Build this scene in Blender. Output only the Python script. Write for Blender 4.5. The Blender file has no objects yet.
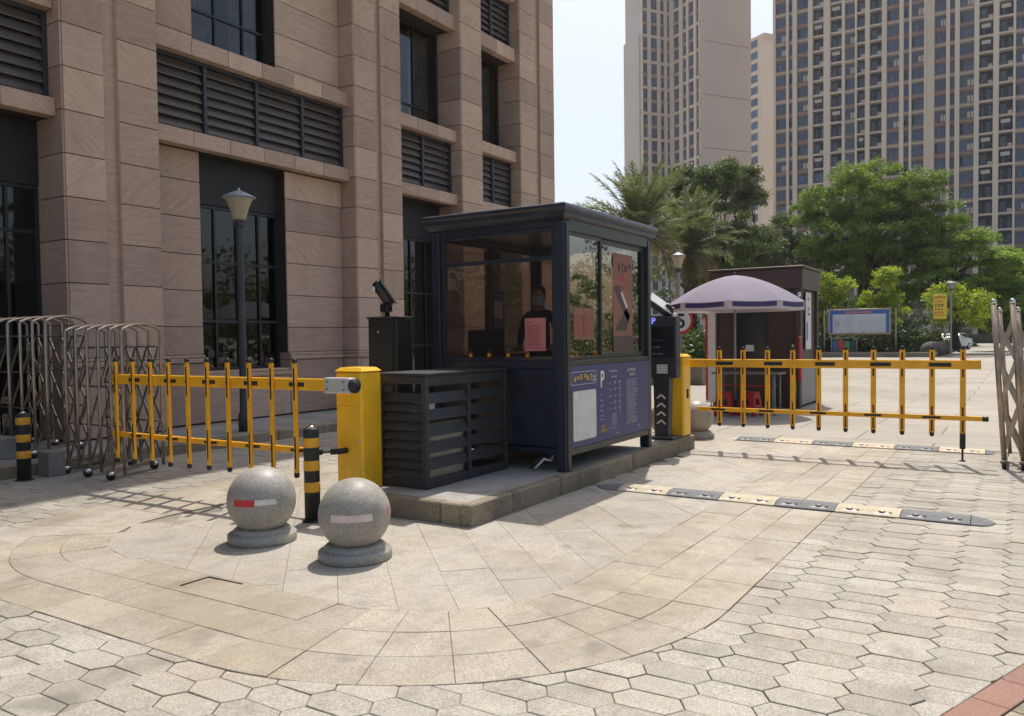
import bpy, math, random
import numpy as np
from mathutils import Matrix, Vector
random.seed(7)
RNG = np.random.default_rng(11)
S = bpy.context.scene
COL = S.collection

# ------------------------------------------------------------------ camera
YAW, PITCH, ROLL, FPX, PPY, EYE = -.56225, -.03363, -.01266, 812.15, 364.46, 1.6
cy, sy = math.cos(YAW), math.sin(YAW)
_f = Vector((sy, cy, 0)); _r = Vector((cy, -sy, 0)); _u = Vector((0, 0, 1))
f2 = math.cos(PITCH) * _f + math.sin(PITCH) * _u
u2 = -math.sin(PITCH) * _f + math.cos(PITCH) * _u
r3 = math.cos(ROLL) * _r + math.sin(ROLL) * u2
u3 = -math.sin(ROLL) * _r + math.cos(ROLL) * u2
cam_d = bpy.data.cameras.new('camera')
cam_d.sensor_fit = 'HORIZONTAL'; cam_d.sensor_width = 36
cam_d.lens = FPX / 1024 * 36
cam_d.shift_y = (PPY - 358) / 1024
cam_d.clip_start = .05; cam_d.clip_end = 3000
cam = bpy.data.objects.new('camera', cam_d); COL.objects.link(cam)
m = Matrix.Identity(4)
for i in range(3):
    m[i][0], m[i][1], m[i][2] = r3[i], u3[i], -f2[i]
m[2][3] = EYE
cam.matrix_world = m
S.camera = cam

# ------------------------------------------------------------------ sky, sun, exposure
SUN_EL = math.radians(63.2)
SUN_H = Vector((-.33, .944, 0)).normalized()           # horizontal direction towards the sun
W = bpy.data.worlds.new('World'); S.world = W; W.use_nodes = True
wn = W.node_tree; wn.nodes.clear()
sky = wn.nodes.new('ShaderNodeTexSky'); sky.sky_type = 'NISHITA'; sky.sun_disc = False
sky.sun_elevation = SUN_EL
sky.sun_rotation = math.atan2(SUN_H.x, SUN_H.y)
sky.air_density = 1.0; sky.dust_density = 4.0; sky.ozone_density = 0.; sky.altitude = 50
bg = wn.nodes.new('ShaderNodeBackground'); bg.inputs[1].default_value = .15
wo = wn.nodes.new('ShaderNodeOutputWorld')
wn.links.new(sky.outputs[0], bg.inputs[0]); wn.links.new(bg.outputs[0], wo.inputs[0])
sun_d = bpy.data.lights.new('sun', 'SUN'); sun_d.energy = 3.85; sun_d.angle = math.radians(.55)
sun_d.color = (1, .95, .87)
sun = bpy.data.objects.new('sun', sun_d); COL.objects.link(sun)
sdir = SUN_H * math.cos(SUN_EL) + Vector((0, 0, math.sin(SUN_EL)))
sun.rotation_euler = sdir.to_track_quat('Z', 'Y').to_euler()
sun.location = (0, 0, 60)
S.view_settings.view_transform = 'Standard'; S.view_settings.look = 'None'
S.view_settings.exposure = .2; S.view_settings.gamma = 1
S.view_settings.use_curve_mapping = False
S.cycles.max_bounces = 7; S.cycles.transparent_max_bounces = 16
S.cycles.use_denoising = True
S.cycles.caustics_reflective = False; S.cycles.caustics_refractive = False

# ------------------------------------------------------------------ materials
def L(c):
    return tuple(((v / 12.92) if v <= .04045 else ((v + .055) / 1.055) ** 2.4) for v in c)

def newmat(name):
    mt = bpy.data.materials.new(name); mt.use_nodes = True
    nt = mt.node_tree
    return mt, nt, nt.nodes['Principled BSDF']

def N(nt, kind, **kw):
    n = nt.nodes.new(kind)
    for k, v in kw.items(): setattr(n, k, v)
    return n

def math_node(nt, op, a, b=None, clamp=False):
    n = N(nt, 'ShaderNodeMath', operation=op); n.use_clamp = clamp
    for i, v in enumerate((a, b)):
        if v is None: continue
        if isinstance(v, (int, float)): n.inputs[i].default_value = v
        else: nt.links.new(v, n.inputs[i])
    return n.outputs[0]

def mixcol(nt, fac, a, b, mode='MIX'):
    n = N(nt, 'ShaderNodeMix', data_type='RGBA', blend_type=mode)
    for sock, v in ((n.inputs['Factor'], fac), (n.inputs[6], a), (n.inputs[7], b)):
        if isinstance(v, (int, float)): sock.default_value = v
        elif isinstance(v, tuple): sock.default_value = (*v[:3], 1)
        else: nt.links.new(v, sock)
    return n.outputs[2]

def noise(nt, vec, scale, detail=3, rough=.6):
    n = N(nt, 'ShaderNodeTexNoise'); n.inputs['Scale'].default_value = scale
    n.inputs['Detail'].default_value = detail; n.inputs['Roughness'].default_value = rough
    nt.links.new(vec, n.inputs['Vector'])
    return n.outputs['Fac']

def ramp(nt, fac, lo, hi):
    n = N(nt, 'ShaderNodeMapRange'); n.inputs['From Min'].default_value = lo
    n.inputs['From Max'].default_value = hi
    nt.links.new(fac, n.inputs['Value'])
    return n.outputs[0]

def coords(nt, world=False):
    """object coordinates shifted per object, or world position"""
    if world:
        return N(nt, 'ShaderNodeNewGeometry').outputs['Position']
    tc = N(nt, 'ShaderNodeTexCoord'); oi = N(nt, 'ShaderNodeObjectInfo')
    add = N(nt, 'ShaderNodeVectorMath', operation='ADD')
    s = math_node(nt, 'MULTIPLY', oi.outputs['Random'], 37.0)
    nt.links.new(tc.outputs['Object'], add.inputs[0]); nt.links.new(s, add.inputs[1])
    return add.outputs[0]

def bump(nt, bs, h, strength, dist=.01):
    b = N(nt, 'ShaderNodeBump'); b.inputs['Strength'].default_value = strength
    b.inputs['Distance'].default_value = dist
    nt.links.new(h, b.inputs['Height']); nt.links.new(b.outputs[0], bs.inputs['Normal'])

def basic(name, c, rough=.5, metal=0., var=.12, scale=6., bmp=0., bscale=60., world=False, coat=0., spec=.5, wear=0.):
    """paint, metal, plastic: a colour with slow variation, some wear and fine relief"""
    mt, nt, bs = newmat(name)
    v = coords(nt, world)
    n1 = noise(nt, v, scale, 4)
    a = tuple(min(1, x * (1 - var)) for x in c); b = tuple(min(1, x * (1 + var)) for x in c)
    col = mixcol(nt, ramp(nt, n1, .3, .7), a, b)
    if wear:
        k1 = ramp(nt, noise(nt, v, 9, 6, .75), .56, .66)
        col = mixcol(nt, math_node(nt, 'MULTIPLY', k1, wear), col, tuple(x * .35 + .02 for x in c))
        k2 = ramp(nt, noise(nt, v, 2.2, 5, .7), .5, .72)
        col = mixcol(nt, math_node(nt, 'MULTIPLY', k2, wear * .8), col, tuple(x * .55 + .05 for x in c))
    nt.links.new(col, bs.inputs['Base Color'])
    bs.inputs['Metallic'].default_value = metal
    bs.inputs['Specular IOR Level'].default_value = spec
    rr = N(nt, 'ShaderNodeMapRange'); rr.inputs['To Min'].default_value = max(.03, rough - .1)
    rr.inputs['To Max'].default_value = min(1, rough + .12)
    nt.links.new(noise(nt, v, scale * 2.7, 3), rr.inputs['Value'])
    nt.links.new(rr.outputs[0], bs.inputs['Roughness'])
    bs.inputs['Coat Weight'].default_value = coat
    if bmp: bump(nt, bs, noise(nt, v, bscale, 3), bmp, .004)
    return mt

def granite(name, c, speck=.35, sscale=160., orand=.16, stain=.3, rough=.75, stain_col=None, hue=.5):
    """speckled stone; each piece has its own tone, stains run across pieces in world space"""
    mt, nt, bs = newmat(name)
    v = coords(nt); w = coords(nt, True)
    oi = N(nt, 'ShaderNodeObjectInfo').outputs['Random']
    dark = tuple(x * (1 - speck) for x in c); light = tuple(min(1, x * (1 + speck * .75)) for x in c)
    n1 = noise(nt, v, sscale, 2, .7)
    col = mixcol(nt, ramp(nt, n1, .36, .64), dark, light)
    warm = (1.0, .88, .72)
    col = mixcol(nt, math_node(nt, 'MULTIPLY', ramp(nt, noise(nt, w, 1.3, 4), .42, .7), hue), col, mixcol(nt, 1., col, warm, 'MULTIPLY'))
    st = ramp(nt, noise(nt, w, .55, 5, .68), .46, .63)
    st2 = ramp(nt, noise(nt, w, 3.1, 4, .65), .51, .68)
    sc = stain_col or tuple(x * .55 for x in c)
    col = mixcol(nt, math_node(nt, 'MULTIPLY', st, stain), col, sc)
    col = mixcol(nt, math_node(nt, 'MULTIPLY', st2, stain * .6), col, tuple(x * .6 for x in sc))
    st3 = ramp(nt, noise(nt, w, 16, 5, .78), .5, .64)
    col = mixcol(nt, math_node(nt, 'MULTIPLY', st3, stain * .55), col, tuple(x * .55 for x in c))
    st4 = ramp(nt, noise(nt, w, 5.5, 5, .7), .54, .7)
    col = mixcol(nt, math_node(nt, 'MULTIPLY', st4, stain * .5), col, tuple(min(1, x * 1.22) for x in c))
    mt_ = N(nt, 'ShaderNodeMapping'); mt_.inputs['Scale'].default_value = (2.6, .22, 1); mt_.inputs['Rotation'].default_value = (0, 0, .06); nt.links.new(w, mt_.inputs[0])
    tyre = ramp(nt, noise(nt, mt_.outputs[0], 1.0, 5, .62), .53, .68)
    col = mixcol(nt, math_node(nt, 'MULTIPLY', tyre, stain * .5), col, tuple(x * .58 for x in c))
    drop = ramp(nt, noise(nt, w, 2.3, 2, .4), .68, .74)
    col = mixcol(nt, math_node(nt, 'MULTIPLY', drop, stain * .9), col, tuple(x * .42 for x in c))
    tone = N(nt, 'ShaderNodeMapRange'); tone.inputs['To Min'].default_value = 1 - orand
    tone.inputs['To Max'].default_value = 1 + orand * .8
    nt.links.new(oi, tone.inputs['Value'])
    cc = N(nt, 'ShaderNodeCombineColor')
    for i in range(3): nt.links.new(tone.outputs[0], cc.inputs[i])
    col = mixcol(nt, 1., col, cc.outputs[0], 'MULTIPLY')
    nt.links.new(col, bs.inputs['Base Color'])
    bs.inputs['Roughness'].default_value = rough
    bs.inputs['Specular IOR Level'].default_value = .3
    bump(nt, bs, noise(nt, v, sscale * .6, 3), .35, .003)
    return mt

def sandstone(name, c, dirn=1):
    """reddish cladding with diagonal veins"""
    mt, nt, bs = newmat(name)
    v = coords(nt)
    oi = N(nt, 'ShaderNodeObjectInfo').outputs['Random']
    mp = N(nt, 'ShaderNodeMapping', vector_type='TEXTURE'); mp.inputs['Rotation'].default_value = (math.radians(40 * dirn), 0, 0)
    mp.inputs['Scale'].default_value = (.4, .9, .11)
    nt.links.new(v, mp.inputs['Vector'])
    n1 = noise(nt, mp.outputs[0], 2.0, 6, .72)
    col = mixcol(nt, ramp(nt, n1, .32, .68), tuple(x * .82 for x in c), tuple(min(1, x * 1.2) for x in c))
    n2 = noise(nt, v, 2.2, 4)
    col = mixcol(nt, math_node(nt, 'MULTIPLY', ramp(nt, n2, .4, .75), .45), col, (c[0] * 1.02, c[1] * .88, c[2] * .84))
    col = mixcol(nt, math_node(nt, 'MULTIPLY', ramp(nt, noise(nt, v, 75, 2, .7), .42, .62), .38), col, tuple(x * .55 for x in c))
    w = coords(nt, True)
    mp2 = N(nt, 'ShaderNodeMapping'); mp2.inputs['Scale'].default_value = (1, 1, .18); nt.links.new(w, mp2.inputs[0])
    col = mixcol(nt, math_node(nt, 'MULTIPLY', ramp(nt, noise(nt, mp2.outputs[0], 1.6, 5, .65), .5, .78), .35), col, tuple(x * .5 for x in c))
    tone = N(nt, 'ShaderNodeMapRange'); tone.inputs['To Min'].default_value = .8; tone.inputs['To Max'].default_value = 1.16
    nt.links.new(oi, tone.inputs['Value'])
    cc = N(nt, 'ShaderNodeCombineColor')
    for i in range(3): nt.links.new(tone.outputs[0], cc.inputs[i])
    col = mixcol(nt, 1., col, cc.outputs[0], 'MULTIPLY')
    nt.links.new(col, bs.inputs['Base Color'])
    bs.inputs['Roughness'].default_value = .72; bs.inputs['Specular IOR Level'].default_value = .3
    bump(nt, bs, noise(nt, v, 90, 3), .3, .003)
    return mt

def glass(name, tint, rough=.02, reflect=1.45, mixmin=.04):
    """thin tinted pane: sees through, reflects by angle"""
    mt = bpy.data.materials.new(name); mt.use_nodes = True
    nt = mt.node_tree; nt.nodes.clear()
    out = N(nt, 'ShaderNodeOutputMaterial')
    tr = N(nt, 'ShaderNodeBsdfTransparent'); tr.inputs[0].default_value = (*tint, 1)
    gl = N(nt, 'ShaderNodeBsdfGlossy'); gl.inputs['Roughness'].default_value = rough
    fr = N(nt, 'ShaderNodeFresnel'); fr.inputs['IOR'].default_value = reflect
    fac = math_node(nt, 'ADD', math_node(nt, 'MULTIPLY', fr.outputs[0], 1.5), mixmin, True)
    v = coords(nt)
    b = N(nt, 'ShaderNodeBump'); b.inputs['Strength'].default_value = .02; b.inputs['Distance'].default_value = .02
    nt.links.new(noise(nt, v, 1.4, 2), b.inputs['Height']); nt.links.new(b.outputs[0], gl.inputs['Normal'])
    mx = N(nt, 'ShaderNodeMixShader')
    nt.links.new(fac, mx.inputs[0]); nt.links.new(tr.outputs[0], mx.inputs[1]); nt.links.new(gl.outputs[0], mx.inputs[2])
    nt.links.new(mx.outputs[0], out.inputs[0])
    return mt

def leafmat(name, c, c2, trans=.35):
    mt = bpy.data.materials.new(name); mt.use_nodes = True
    nt = mt.node_tree; nt.nodes.clear()
    out = N(nt, 'ShaderNodeOutputMaterial')
    g = N(nt, 'ShaderNodeNewGeometry')
    col = mixcol(nt, g.outputs['Random Per Island'], c, c2)
    col = mixcol(nt, .55, col, c)
    n1 = noise(nt, g.outputs['Position'], .95, 3)
    col = mixcol(nt, ramp(nt, n1, .46, .62), col, mixcol(nt, g.outputs['Random Per Island'], c2, mixcol(nt, .4, c, c2)))
    df = N(nt, 'ShaderNodeBsdfPrincipled'); nt.links.new(col, df.inputs['Base Color'])
    df.inputs['Roughness'].default_value = .48; df.inputs['Specular IOR Level'].default_value = .35
    tl = N(nt, 'ShaderNodeBsdfTranslucent')
    nt.links.new(mixcol(nt, 1., col, (1.25, 1.3, .45), 'MULTIPLY'), tl.inputs[0])
    mx = N(nt, 'ShaderNodeMixShader'); mx.inputs[0].default_value = trans
    nt.links.new(df.outputs[0], mx.inputs[1]); nt.links.new(tl.outputs[0], mx.inputs[2])
    nt.links.new(mx.outputs[0], out.inputs[0])
    return mt

def emis(name, c, strength):
    mt, nt, bs = newmat(name)
    bs.inputs['Base Color'].default_value = (*c, 1)
    bs.inputs['Emission Color'].default_value = (*c, 1); bs.inputs['Emission Strength'].default_value = strength
    return mt

def ground_mat():
    mt, nt, bs = newmat('concrete road slabs')
    w = coords(nt, True)
    mp = N(nt, 'ShaderNodeMapping'); mp.inputs['Scale'].default_value = (.42, .42, .42)
    nt.links.new(w, mp.inputs[0])
    br = N(nt, 'ShaderNodeTexBrick'); br.offset = .5
    br.inputs['Mortar Size'].default_value = .006; br.inputs['Brick Width'].default_value = .9
    br.inputs['Row Height'].default_value = .5; br.inputs['Scale'].default_value = 1
    br.inputs['Color1'].default_value = (.40, .365, .305, 1); br.inputs['Color2'].default_value = (.335, .31, .265, 1)
    br.inputs['Mortar'].default_value = (.17, .15, .125, 1)
    nt.links.new(mp.outputs[0], br.inputs['Vector'])
    col = br.outputs['Color']
    st = ramp(nt, noise(nt, w, .16, 6, .7), .45, .62)
    col = mixcol(nt, math_node(nt, 'MULTIPLY', st, .45), col, (.22, .2, .17))
    col = mixcol(nt, math_node(nt, 'MULTIPLY', ramp(nt, noise(nt, w, 2.2, 4), .5, .8), .3), col, (.26, .22, .17))
    col = mixcol(nt, math_node(nt, 'MULTIPLY', ramp(nt, noise(nt, w, 110, 2), .4, .65), .25), col, (.2, .18, .15))
    nt.links.new(col, bs.inputs['Base Color']); bs.inputs['Roughness'].default_value = .85
    bs.inputs['Specular IOR Level'].default_value = .25
    bump(nt, bs, noise(nt, w, 70, 3), .3, .004)
    return mt

def umbrella_mat(name, c):
    mt = basic(name, c, .8, 0, .06, 3)
    nt = mt.node_tree; bs = nt.nodes['Principled BSDF']
    out = [n for n in nt.nodes if n.type == 'OUTPUT_MATERIAL'][0]
    tl = N(nt, 'ShaderNodeBsdfTranslucent'); tl.inputs[0].default_value = (*c, 1)
    mx = N(nt, 'ShaderNodeMixShader'); mx.inputs[0].default_value = .3
    nt.links.new(bs.outputs[0], mx.inputs[1]); nt.links.new(tl.outputs[0], mx.inputs[2])
    nt.links.new(mx.outputs[0], out.inputs[0])
    return mt

M = {}
M['ground'] = ground_mat()
M['joint'] = basic('joint sand', (.235, .21, .17), .95, 0, .3, 3, world=True)
M['hex'] = granite('hexagon paver', (.392, .370, .318), .32, 100, .12, .62, stain_col=(.27, .24, .19), hue=.45)
M['ring'] = granite('beige granite slab', (.408, .374, .308), .32, 100, .09, .62, stain_col=(.27, .22, .15), hue=.55)
M['inner'] = granite('grey granite slab', (.408, .38, .322), .32, 100, .06, .58, stain_col=(.28, .25, .2))
M['redtile'] = granite('red brick tile', (.30, .17, .13), .2, 120, .15, .3)
M['sidewalk'] = granite('sidewalk slab', (.33, .32, .30), .15, 100, .12, .3)
M['kerbstone'] = granite('kerb granite', (.30, .26, .19), .3, 60, .2, .5, stain_col=(.12, .10, .07))
M['islandtop'] = granite('island concrete', (.38, .365, .33), .15, 80, .05, .45, stain_col=(.18, .17, .15))
M['ballstone'] = granite('speckled granite', (.40, .38, .335), .42, 130, .05, .6, rough=.45, hue=.4)
STONE = (.56, .402, .302)
M['stoneA'] = sandstone('sandstone rising veins', STONE, 1)
M['stoneB'] = sandstone('sandstone falling veins', STONE, -1)
M['stoneC'] = sandstone('sandstone smooth', (.54, .392, .298), .1)
M['stonejoint'] = basic('stone joint', (.045, .03, .024), .9)
M['darkint'] = basic('dark interior', (.018, .017, .017), .9)
M['curtain'] = basic('grey curtain', (.20, .185, .17), .9, 0, .4, 4)
M['winframe'] = basic('dark window frame', (.03, .032, .035), .4, .2)
M['louvre'] = basic('grey louvre', (.125, .105, .09), .5, .2)
M['louvreframe'] = basic('louvre mullion', (.05, .055, .065), .45, .3)
M['darkpanel'] = basic('dark fascia panel', (.016, .017, .017), .6)
M['bglass'] = glass('dark window glass', (.62, .64, .64), .02, 1.45, .03)
M['boothglass'] = glass('booth glass', (.66, .575, .505), .015, 1.42, .2)
M['towerglass'] = basic('tower window glass', (.06, .10, .175), .2, .0, .35, .3, spec=.6, world=True)  # blue of the mirrored sky is put into the base colour
M['navy'] = basic('navy booth paint', (.022, .028, .045), .36, .2, .3, 3, coat=.15, wear=.35)
M['navyframe'] = basic('olive grey frame', (.055, .056, .05), .38, .4)
M['charcoal'] = basic('charcoal paint', (.040, .041, .046), .45, .2, .2, 5, wear=.35)
M['cabinetgrey'] = basic('dark cabinet paint', (.028, .031, .031), .45, .2)
M['signblue'] = basic('sign navy print', (.042, .048, .15), .45, 0, .06, 2)
M['white'] = basic('white paint', (.75, .74, .72), .5, 0, .05)
M['offwhite'] = basic('off white print', (.68, .67, .64), .6, 0, .1)
M['greytext'] = basic('pale print', (.52, .53, .6), .6)
M['yellowtext'] = basic('yellow print', (.75, .5, .05), .6)
M['yellow'] = basic('barrier yellow paint', (.94, .52, .02), .38, 0, .1, 4, coat=.1, wear=.22)
M['armyellow'] = basic('barrier arm orange yellow', (.92, .45, .016), .45, 0, .1, 6, wear=.28)
M['yellowband'] = basic('yellow reflective band', (.72, .36, .02), .45, 0, .12, 10)
M['black'] = basic('black rubber', (.02, .02, .021), .6, 0, .2)
M['blackpaint'] = basic('black gloss', (.015, .015, .017), .3)
M['bracket'] = basic('silver bracket', (.62, .62, .60), .4, .4)
M['steel'] = basic('stainless tube', (.42, .355, .285), .33, .9, .25, 4)
M['steel2'] = basic('stainless brushed', (.33, .285, .235), .38, .85, .25, 5)
M['steel3'] = basic('dull stainless', (.40, .32, .25), .45, .8, .25, 5)
M['chrome'] = basic('chrome cap', (.7, .7, .68), .15, 1.)
M['concrete'] = granite('concrete block', (.28, .27, .25), .15, 60, .1, .4)
M['bumpblack'] = basic('speed bump rubber', (.15, .153, .16), .8, 0, .2, 20, .6, 90)
M['bumpyellow'] = basic('speed bump yellow', (.50, .43, .31), .85, 0, .16, 12, .5, 90)
M['acbeige'] = basic('air conditioner beige', (.38, .34, .26), .5)
M['red'] = basic('red plastic', (.42, .02, .022), .4, 0, .1)
M['redpaint'] = basic('red paint', (.55, .03, .03), .45)
M['pink'] = basic('pink paper', (.50, .19, .19), .7)
M['salmon'] = basic('salmon poster', (.26, .115, .085), .7)
M['ltpink'] = basic('pale paper', (.7, .58, .54), .7)
M['brown'] = basic('brown cladding', (.055, .036, .028), .5, .1, .15, 2)
M['brown2'] = basic('brown fascia', (.075, .05, .04), .5, .1, .12, 2)
M['kioskgrey'] = basic('grey plinth panel', (.28, .27, .26), .6)
M['umb'] = umbrella_mat('lilac canvas', (.33, .295, .37))
M['umbwhite'] = umbrella_mat('pale canvas', (.62, .57, .58))
M['umbpurple'] = basic('purple print', (.055, .04, .14), .7)
M['wood'] = basic('table board', (.20, .16, .12), .6)
M['skin'] = basic('skin', (.42, .24, .17), .55, 0, .06)
M['cloth'] = basic('dark uniform', (.02, .021, .026), .85)
M['hair'] = basic('dark hair', (.008, .007, .007), .5)
M['mask'] = basic('pale mask', (.40, .50, .60), .8)
M['screen'] = basic('monitor plastic', (.012, .012, .013), .4)
M['lampglass'] = basic('amber lamp glass', (.42, .36, .25), .35)
M['lamppole'] = basic('lamp pole paint', (.06, .062, .065), .45, .3)
M['lampcap'] = basic('lamp cap', (.34, .38, .44), .4, .3)
M['lampgrey'] = basic('lamp grey', (.28, .29, .29), .5, .2)
M['boardframe'] = basic('board frame', (.36, .31, .23), .45, .3)
M['boardblue'] = basic('board blue print', (.035, .12, .42), .5)
M['boardpale'] = basic('board pale print', (.52, .55, .62), .5, 0, .12, 2)
M['binblue'] = basic('blue notice', (.04, .12, .4), .5)
M['bingreen'] = basic('green notice', (.05, .28, .12), .5)
M['signyellow'] = basic('yellow sign', (.72, .55, .05), .5, 0, .1)
M['carwhite'] = basic('white car paint', (.7, .71, .72), .25, 0, .03, coat=.6)
M['carglass'] = basic('car glass', (.02, .024, .03), .08, 0, .1)
M['tyre'] = basic('tyre', (.02, .02, .02), .8)
M['tower'] = basic('tower beige', (.58, .475, .38), .8, 0, .07, .05, world=True)
M['towerpil'] = basic('tower pale pilaster', (.70, .58, .455), .8, 0, .06, .05, world=True)
M['towerred'] = basic('tower red spandrel', (.27, .15, .125), .8, 0, .1, .1, world=True)
M['towertan'] = basic('tower tan spandrel', (.34, .255, .20), .8, 0, .1, .1, world=True)
M['towergrey'] = basic('tower grey', (.60, .545, .475), .8, 0, .06, .05, world=True)
M['towerslab'] = basic('tower pale slab', (.62, .52, .42), .8, 0, .06, .05, world=True)
M['towermull'] = basic('tower mullion', (.07, .085, .11), .5)
M['towershade'] = basic('tower recess', (.018, .022, .034), .8, 0, .3, .2, world=True)  # shade of balcony recesses and open panes is put into this colour
M['towercurtain'] = basic('tower pale curtain', (.10, .15, .235), .7, 0, .3, .4, world=True)
M['bark'] = basic('bark', (.055, .042, .03), .9, 0, .3, 5, .8, 12)
M['soil'] = basic('planting soil', (.05, .055, .025), .95, 0, .4, 1.5, world=True)
M['rock'] = granite('garden rock', (.16, .15, .13), .3, 9, .1, .4)
M['leaf_camphor'] = leafmat('camphor leaves', (.075, .135, .022), (.33, .43, .085), .36)
M['leaf_dark'] = leafmat('dark leaves', (.05, .085, .03), (.19, .25, .095), .28)
M['leaf_olive'] = leafmat('grey green leaves', (.09, .115, .05), (.22, .24, .125), .3)
M['leaf_light'] = leafmat('yellow green leaves', (.24, .32, .035), (.42, .48, .08), .5)
M['leaf_layer'] = leafmat('fresh leaves', (.12, .20, .04), (.36, .48, .11), .45)
M['leaf_palm'] = leafmat('palm fronds', (.12, .145, .085), (.27, .29, .20), .3)
M['leaf_dry'] = leafmat('dry palm fronds', (.16, .13, .07), (.22, .18, .10), .2)
M['bloom'] = basic('yellow blossom', (.5, .32, .03), .7)
M['brass'] = basic('brass handle', (.5, .38, .15), .35, .8)
M['blue_led'] = emis('blue parking letter', (.22, .25, .9), .9)
M['cable'] = basic('white cable', (.6, .6, .58), .6)

# ------------------------------------------------------------------ mesh helpers
class MB:
    """collects shapes for ONE mesh object"""
    def __init__(s): s.v = []; s.f = []; s.m = []; s.sm = []; s.mats = []
    def mi(s, mat):
        if mat not in s.mats: s.mats.append(mat)
        return s.mats.index(mat)
    def add(s, vs, fs, mat, smooth=False):
        o = len(s.v); s.v.extend([tuple(v) for v in vs]); k = s.mi(mat)
        for f in fs:
            s.f.append(tuple(i + o for i in f)); s.m.append(k); s.sm.append(smooth)
        return s
    def box(s, x0, x1, y0, y1, z0, z1, mat, b=0.):
        if b <= 0:
            vs = [(x, y, z) for z in (z0, z1) for y in (y0, y1) for x in (x0, x1)]
            fs = [(0, 2, 3, 1), (4, 5, 7, 6), (0, 1, 5, 4), (2, 6, 7, 3), (0, 4, 6, 2), (1, 3, 7, 5)]
            return s.add(vs, fs, mat)
        b = min(b, (x1 - x0) * .45, (y1 - y0) * .45, (z1 - z0) * .45)
        vs = []; idx = {}
        X = (x0, x1); Y = (y0, y1); Zz = (z0, z1)
        for i in (0, 1):
            for j in (0, 1):
                for k in (0, 1):
                    sx, sy_, sz = (b, -b)[i], (b, -b)[j], (b, -b)[k]
                    idx[i, j, k, 'x'] = len(vs); vs.append((X[i], Y[j] + sy_, Zz[k] + sz))
                    idx[i, j, k, 'y'] = len(vs); vs.append((X[i] + sx, Y[j], Zz[k] + sz))
                    idx[i, j, k, 'z'] = len(vs); vs.append((X[i] + sx, Y[j] + sy_, Zz[k]))
        fs = []
        def q(a, flip): fs.append(tuple(reversed(a)) if flip else tuple(a))
        for i in (0, 1):
            q([idx[i, 0, 0, 'x'], idx[i, 1, 0, 'x'], idx[i, 1, 1, 'x'], idx[i, 0, 1, 'x']], i == 0)
            q([idx[0, i, 0, 'y'], idx[1, i, 0, 'y'], idx[1, i, 1, 'y'], idx[0, i, 1, 'y']], i == 1)
            q([idx[0, 0, i, 'z'], idx[1, 0, i, 'z'], idx[1, 1, i, 'z'], idx[0, 1, i, 'z']], i == 0)
        for i in (0, 1):
            for j in (0, 1):
                q([idx[i, j, 0, 'x'], idx[i, j, 1, 'x'], idx[i, j, 1, 'y'], idx[i, j, 0, 'y']], i == j)
                q([idx[i, 0, j, 'x'], idx[i, 1, j, 'x'], idx[i, 1, j, 'z'], idx[i, 0, j, 'z']], i != j)
                q([idx[0, i, j, 'y'], idx[1, i, j, 'y'], idx[1, i, j, 'z'], idx[0, i, j, 'z']], i == j)
                for k in (0, 1):
                    q([idx[i, j, k, 'x'], idx[i, j, k, 'y'], idx[i, j, k, 'z']], (i + j + k) % 2 == 1)
        return s.add(vs, fs, mat)
    def tube(s, pts, rad, mat, n=8, caps=True, smooth=True):
        """tube through points; rad a number or one per point"""
        pts = [Vector(p) for p in pts]
        if isinstance(rad, (int, float)): rad = [rad] * len(pts)
        vs = []; fs = []
        up = None
        for i, p in enumerate(pts):
            d = (pts[min(i + 1, len(pts) - 1)] - pts[max(i - 1, 0)]).normalized()
            if up is None:
                a = Vector((0, 0, 1)) if abs(d.z) < .9 else Vector((1, 0, 0))
            else: a = up
            e1 = d.cross(a)
            if e1.length < 1e-5: e1 = d.cross(Vector((1, 0, 0)))
            e1.normalize(); e2 = d.cross(e1).normalized(); up = -e2 if up is None else up
            up = e1.cross(d)
            for k in range(n):
                t = 2 * math.pi * (k + .5) / n
                vs.append(p + rad[i] * (math.cos(t) * e1 + math.sin(t) * e2))
        for i in range(len(pts) - 1):
            for k in range(n):
                a = i * n + k; b = i * n + (k + 1) % n
                fs.append((a, b, b + n, a + n))
        if caps:
            fs.append(tuple(range(n - 1, -1, -1))); fs.append(tuple(range((len(pts) - 1) * n, len(pts) * n)))
        return s.add(vs, fs, mat, smooth)
    def lathe(s, prof, c, mat, n=24, smooth=True, sx=1, sy=1):
        """revolve (radius, z) profile about the vertical through c"""
        vs = []; fs = []
        for r, z in prof:
            for k in range(n):
                t = 2 * math.pi * k / n
                vs.append((c[0] + r * math.cos(t) * sx, c[1] + r * math.sin(t) * sy, c[2] + z))
        for i in range(len(prof) - 1):
            for k in range(n):
                a = i * n + k; b = i * n + (k + 1) % n
                fs.append((a, b, b + n, a + n))
        if prof[0][0] > 1e-4: fs.append(tuple(range(n - 1, -1, -1)))
        if prof[-1][0] > 1e-4: fs.append(tuple(range((len(prof) - 1) * n, len(prof) * n)))
        return s.add(vs, fs, mat, smooth)
    def bar(s, a, b, w, h, mat, up=(0, 0, 1)):
        """rectangular bar from a to b, w across, h along up"""
        a = Vector(a); b = Vector(b); d = (b - a).normalized(); u = Vector(up)
        e1 = d.cross(u).normalized(); e2 = e1.cross(d).normalized()
        vs = [p + sx * w / 2 * e1 + sz * h / 2 * e2 for p in (a, b) for sx, sz in ((-1, -1), (1, -1), (1, 1), (-1, 1))]
        fs = [(0, 1, 2, 3), (7, 6, 5, 4), (0, 4, 5, 1), (1, 5, 6, 2), (2, 6, 7, 3), (3, 7, 4, 0)]
        return s.add(vs, fs, mat)
    def quad(s, a, b, c, d, mat): return s.add([a, b, c, d], [(0, 1, 2, 3)], mat)
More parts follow.
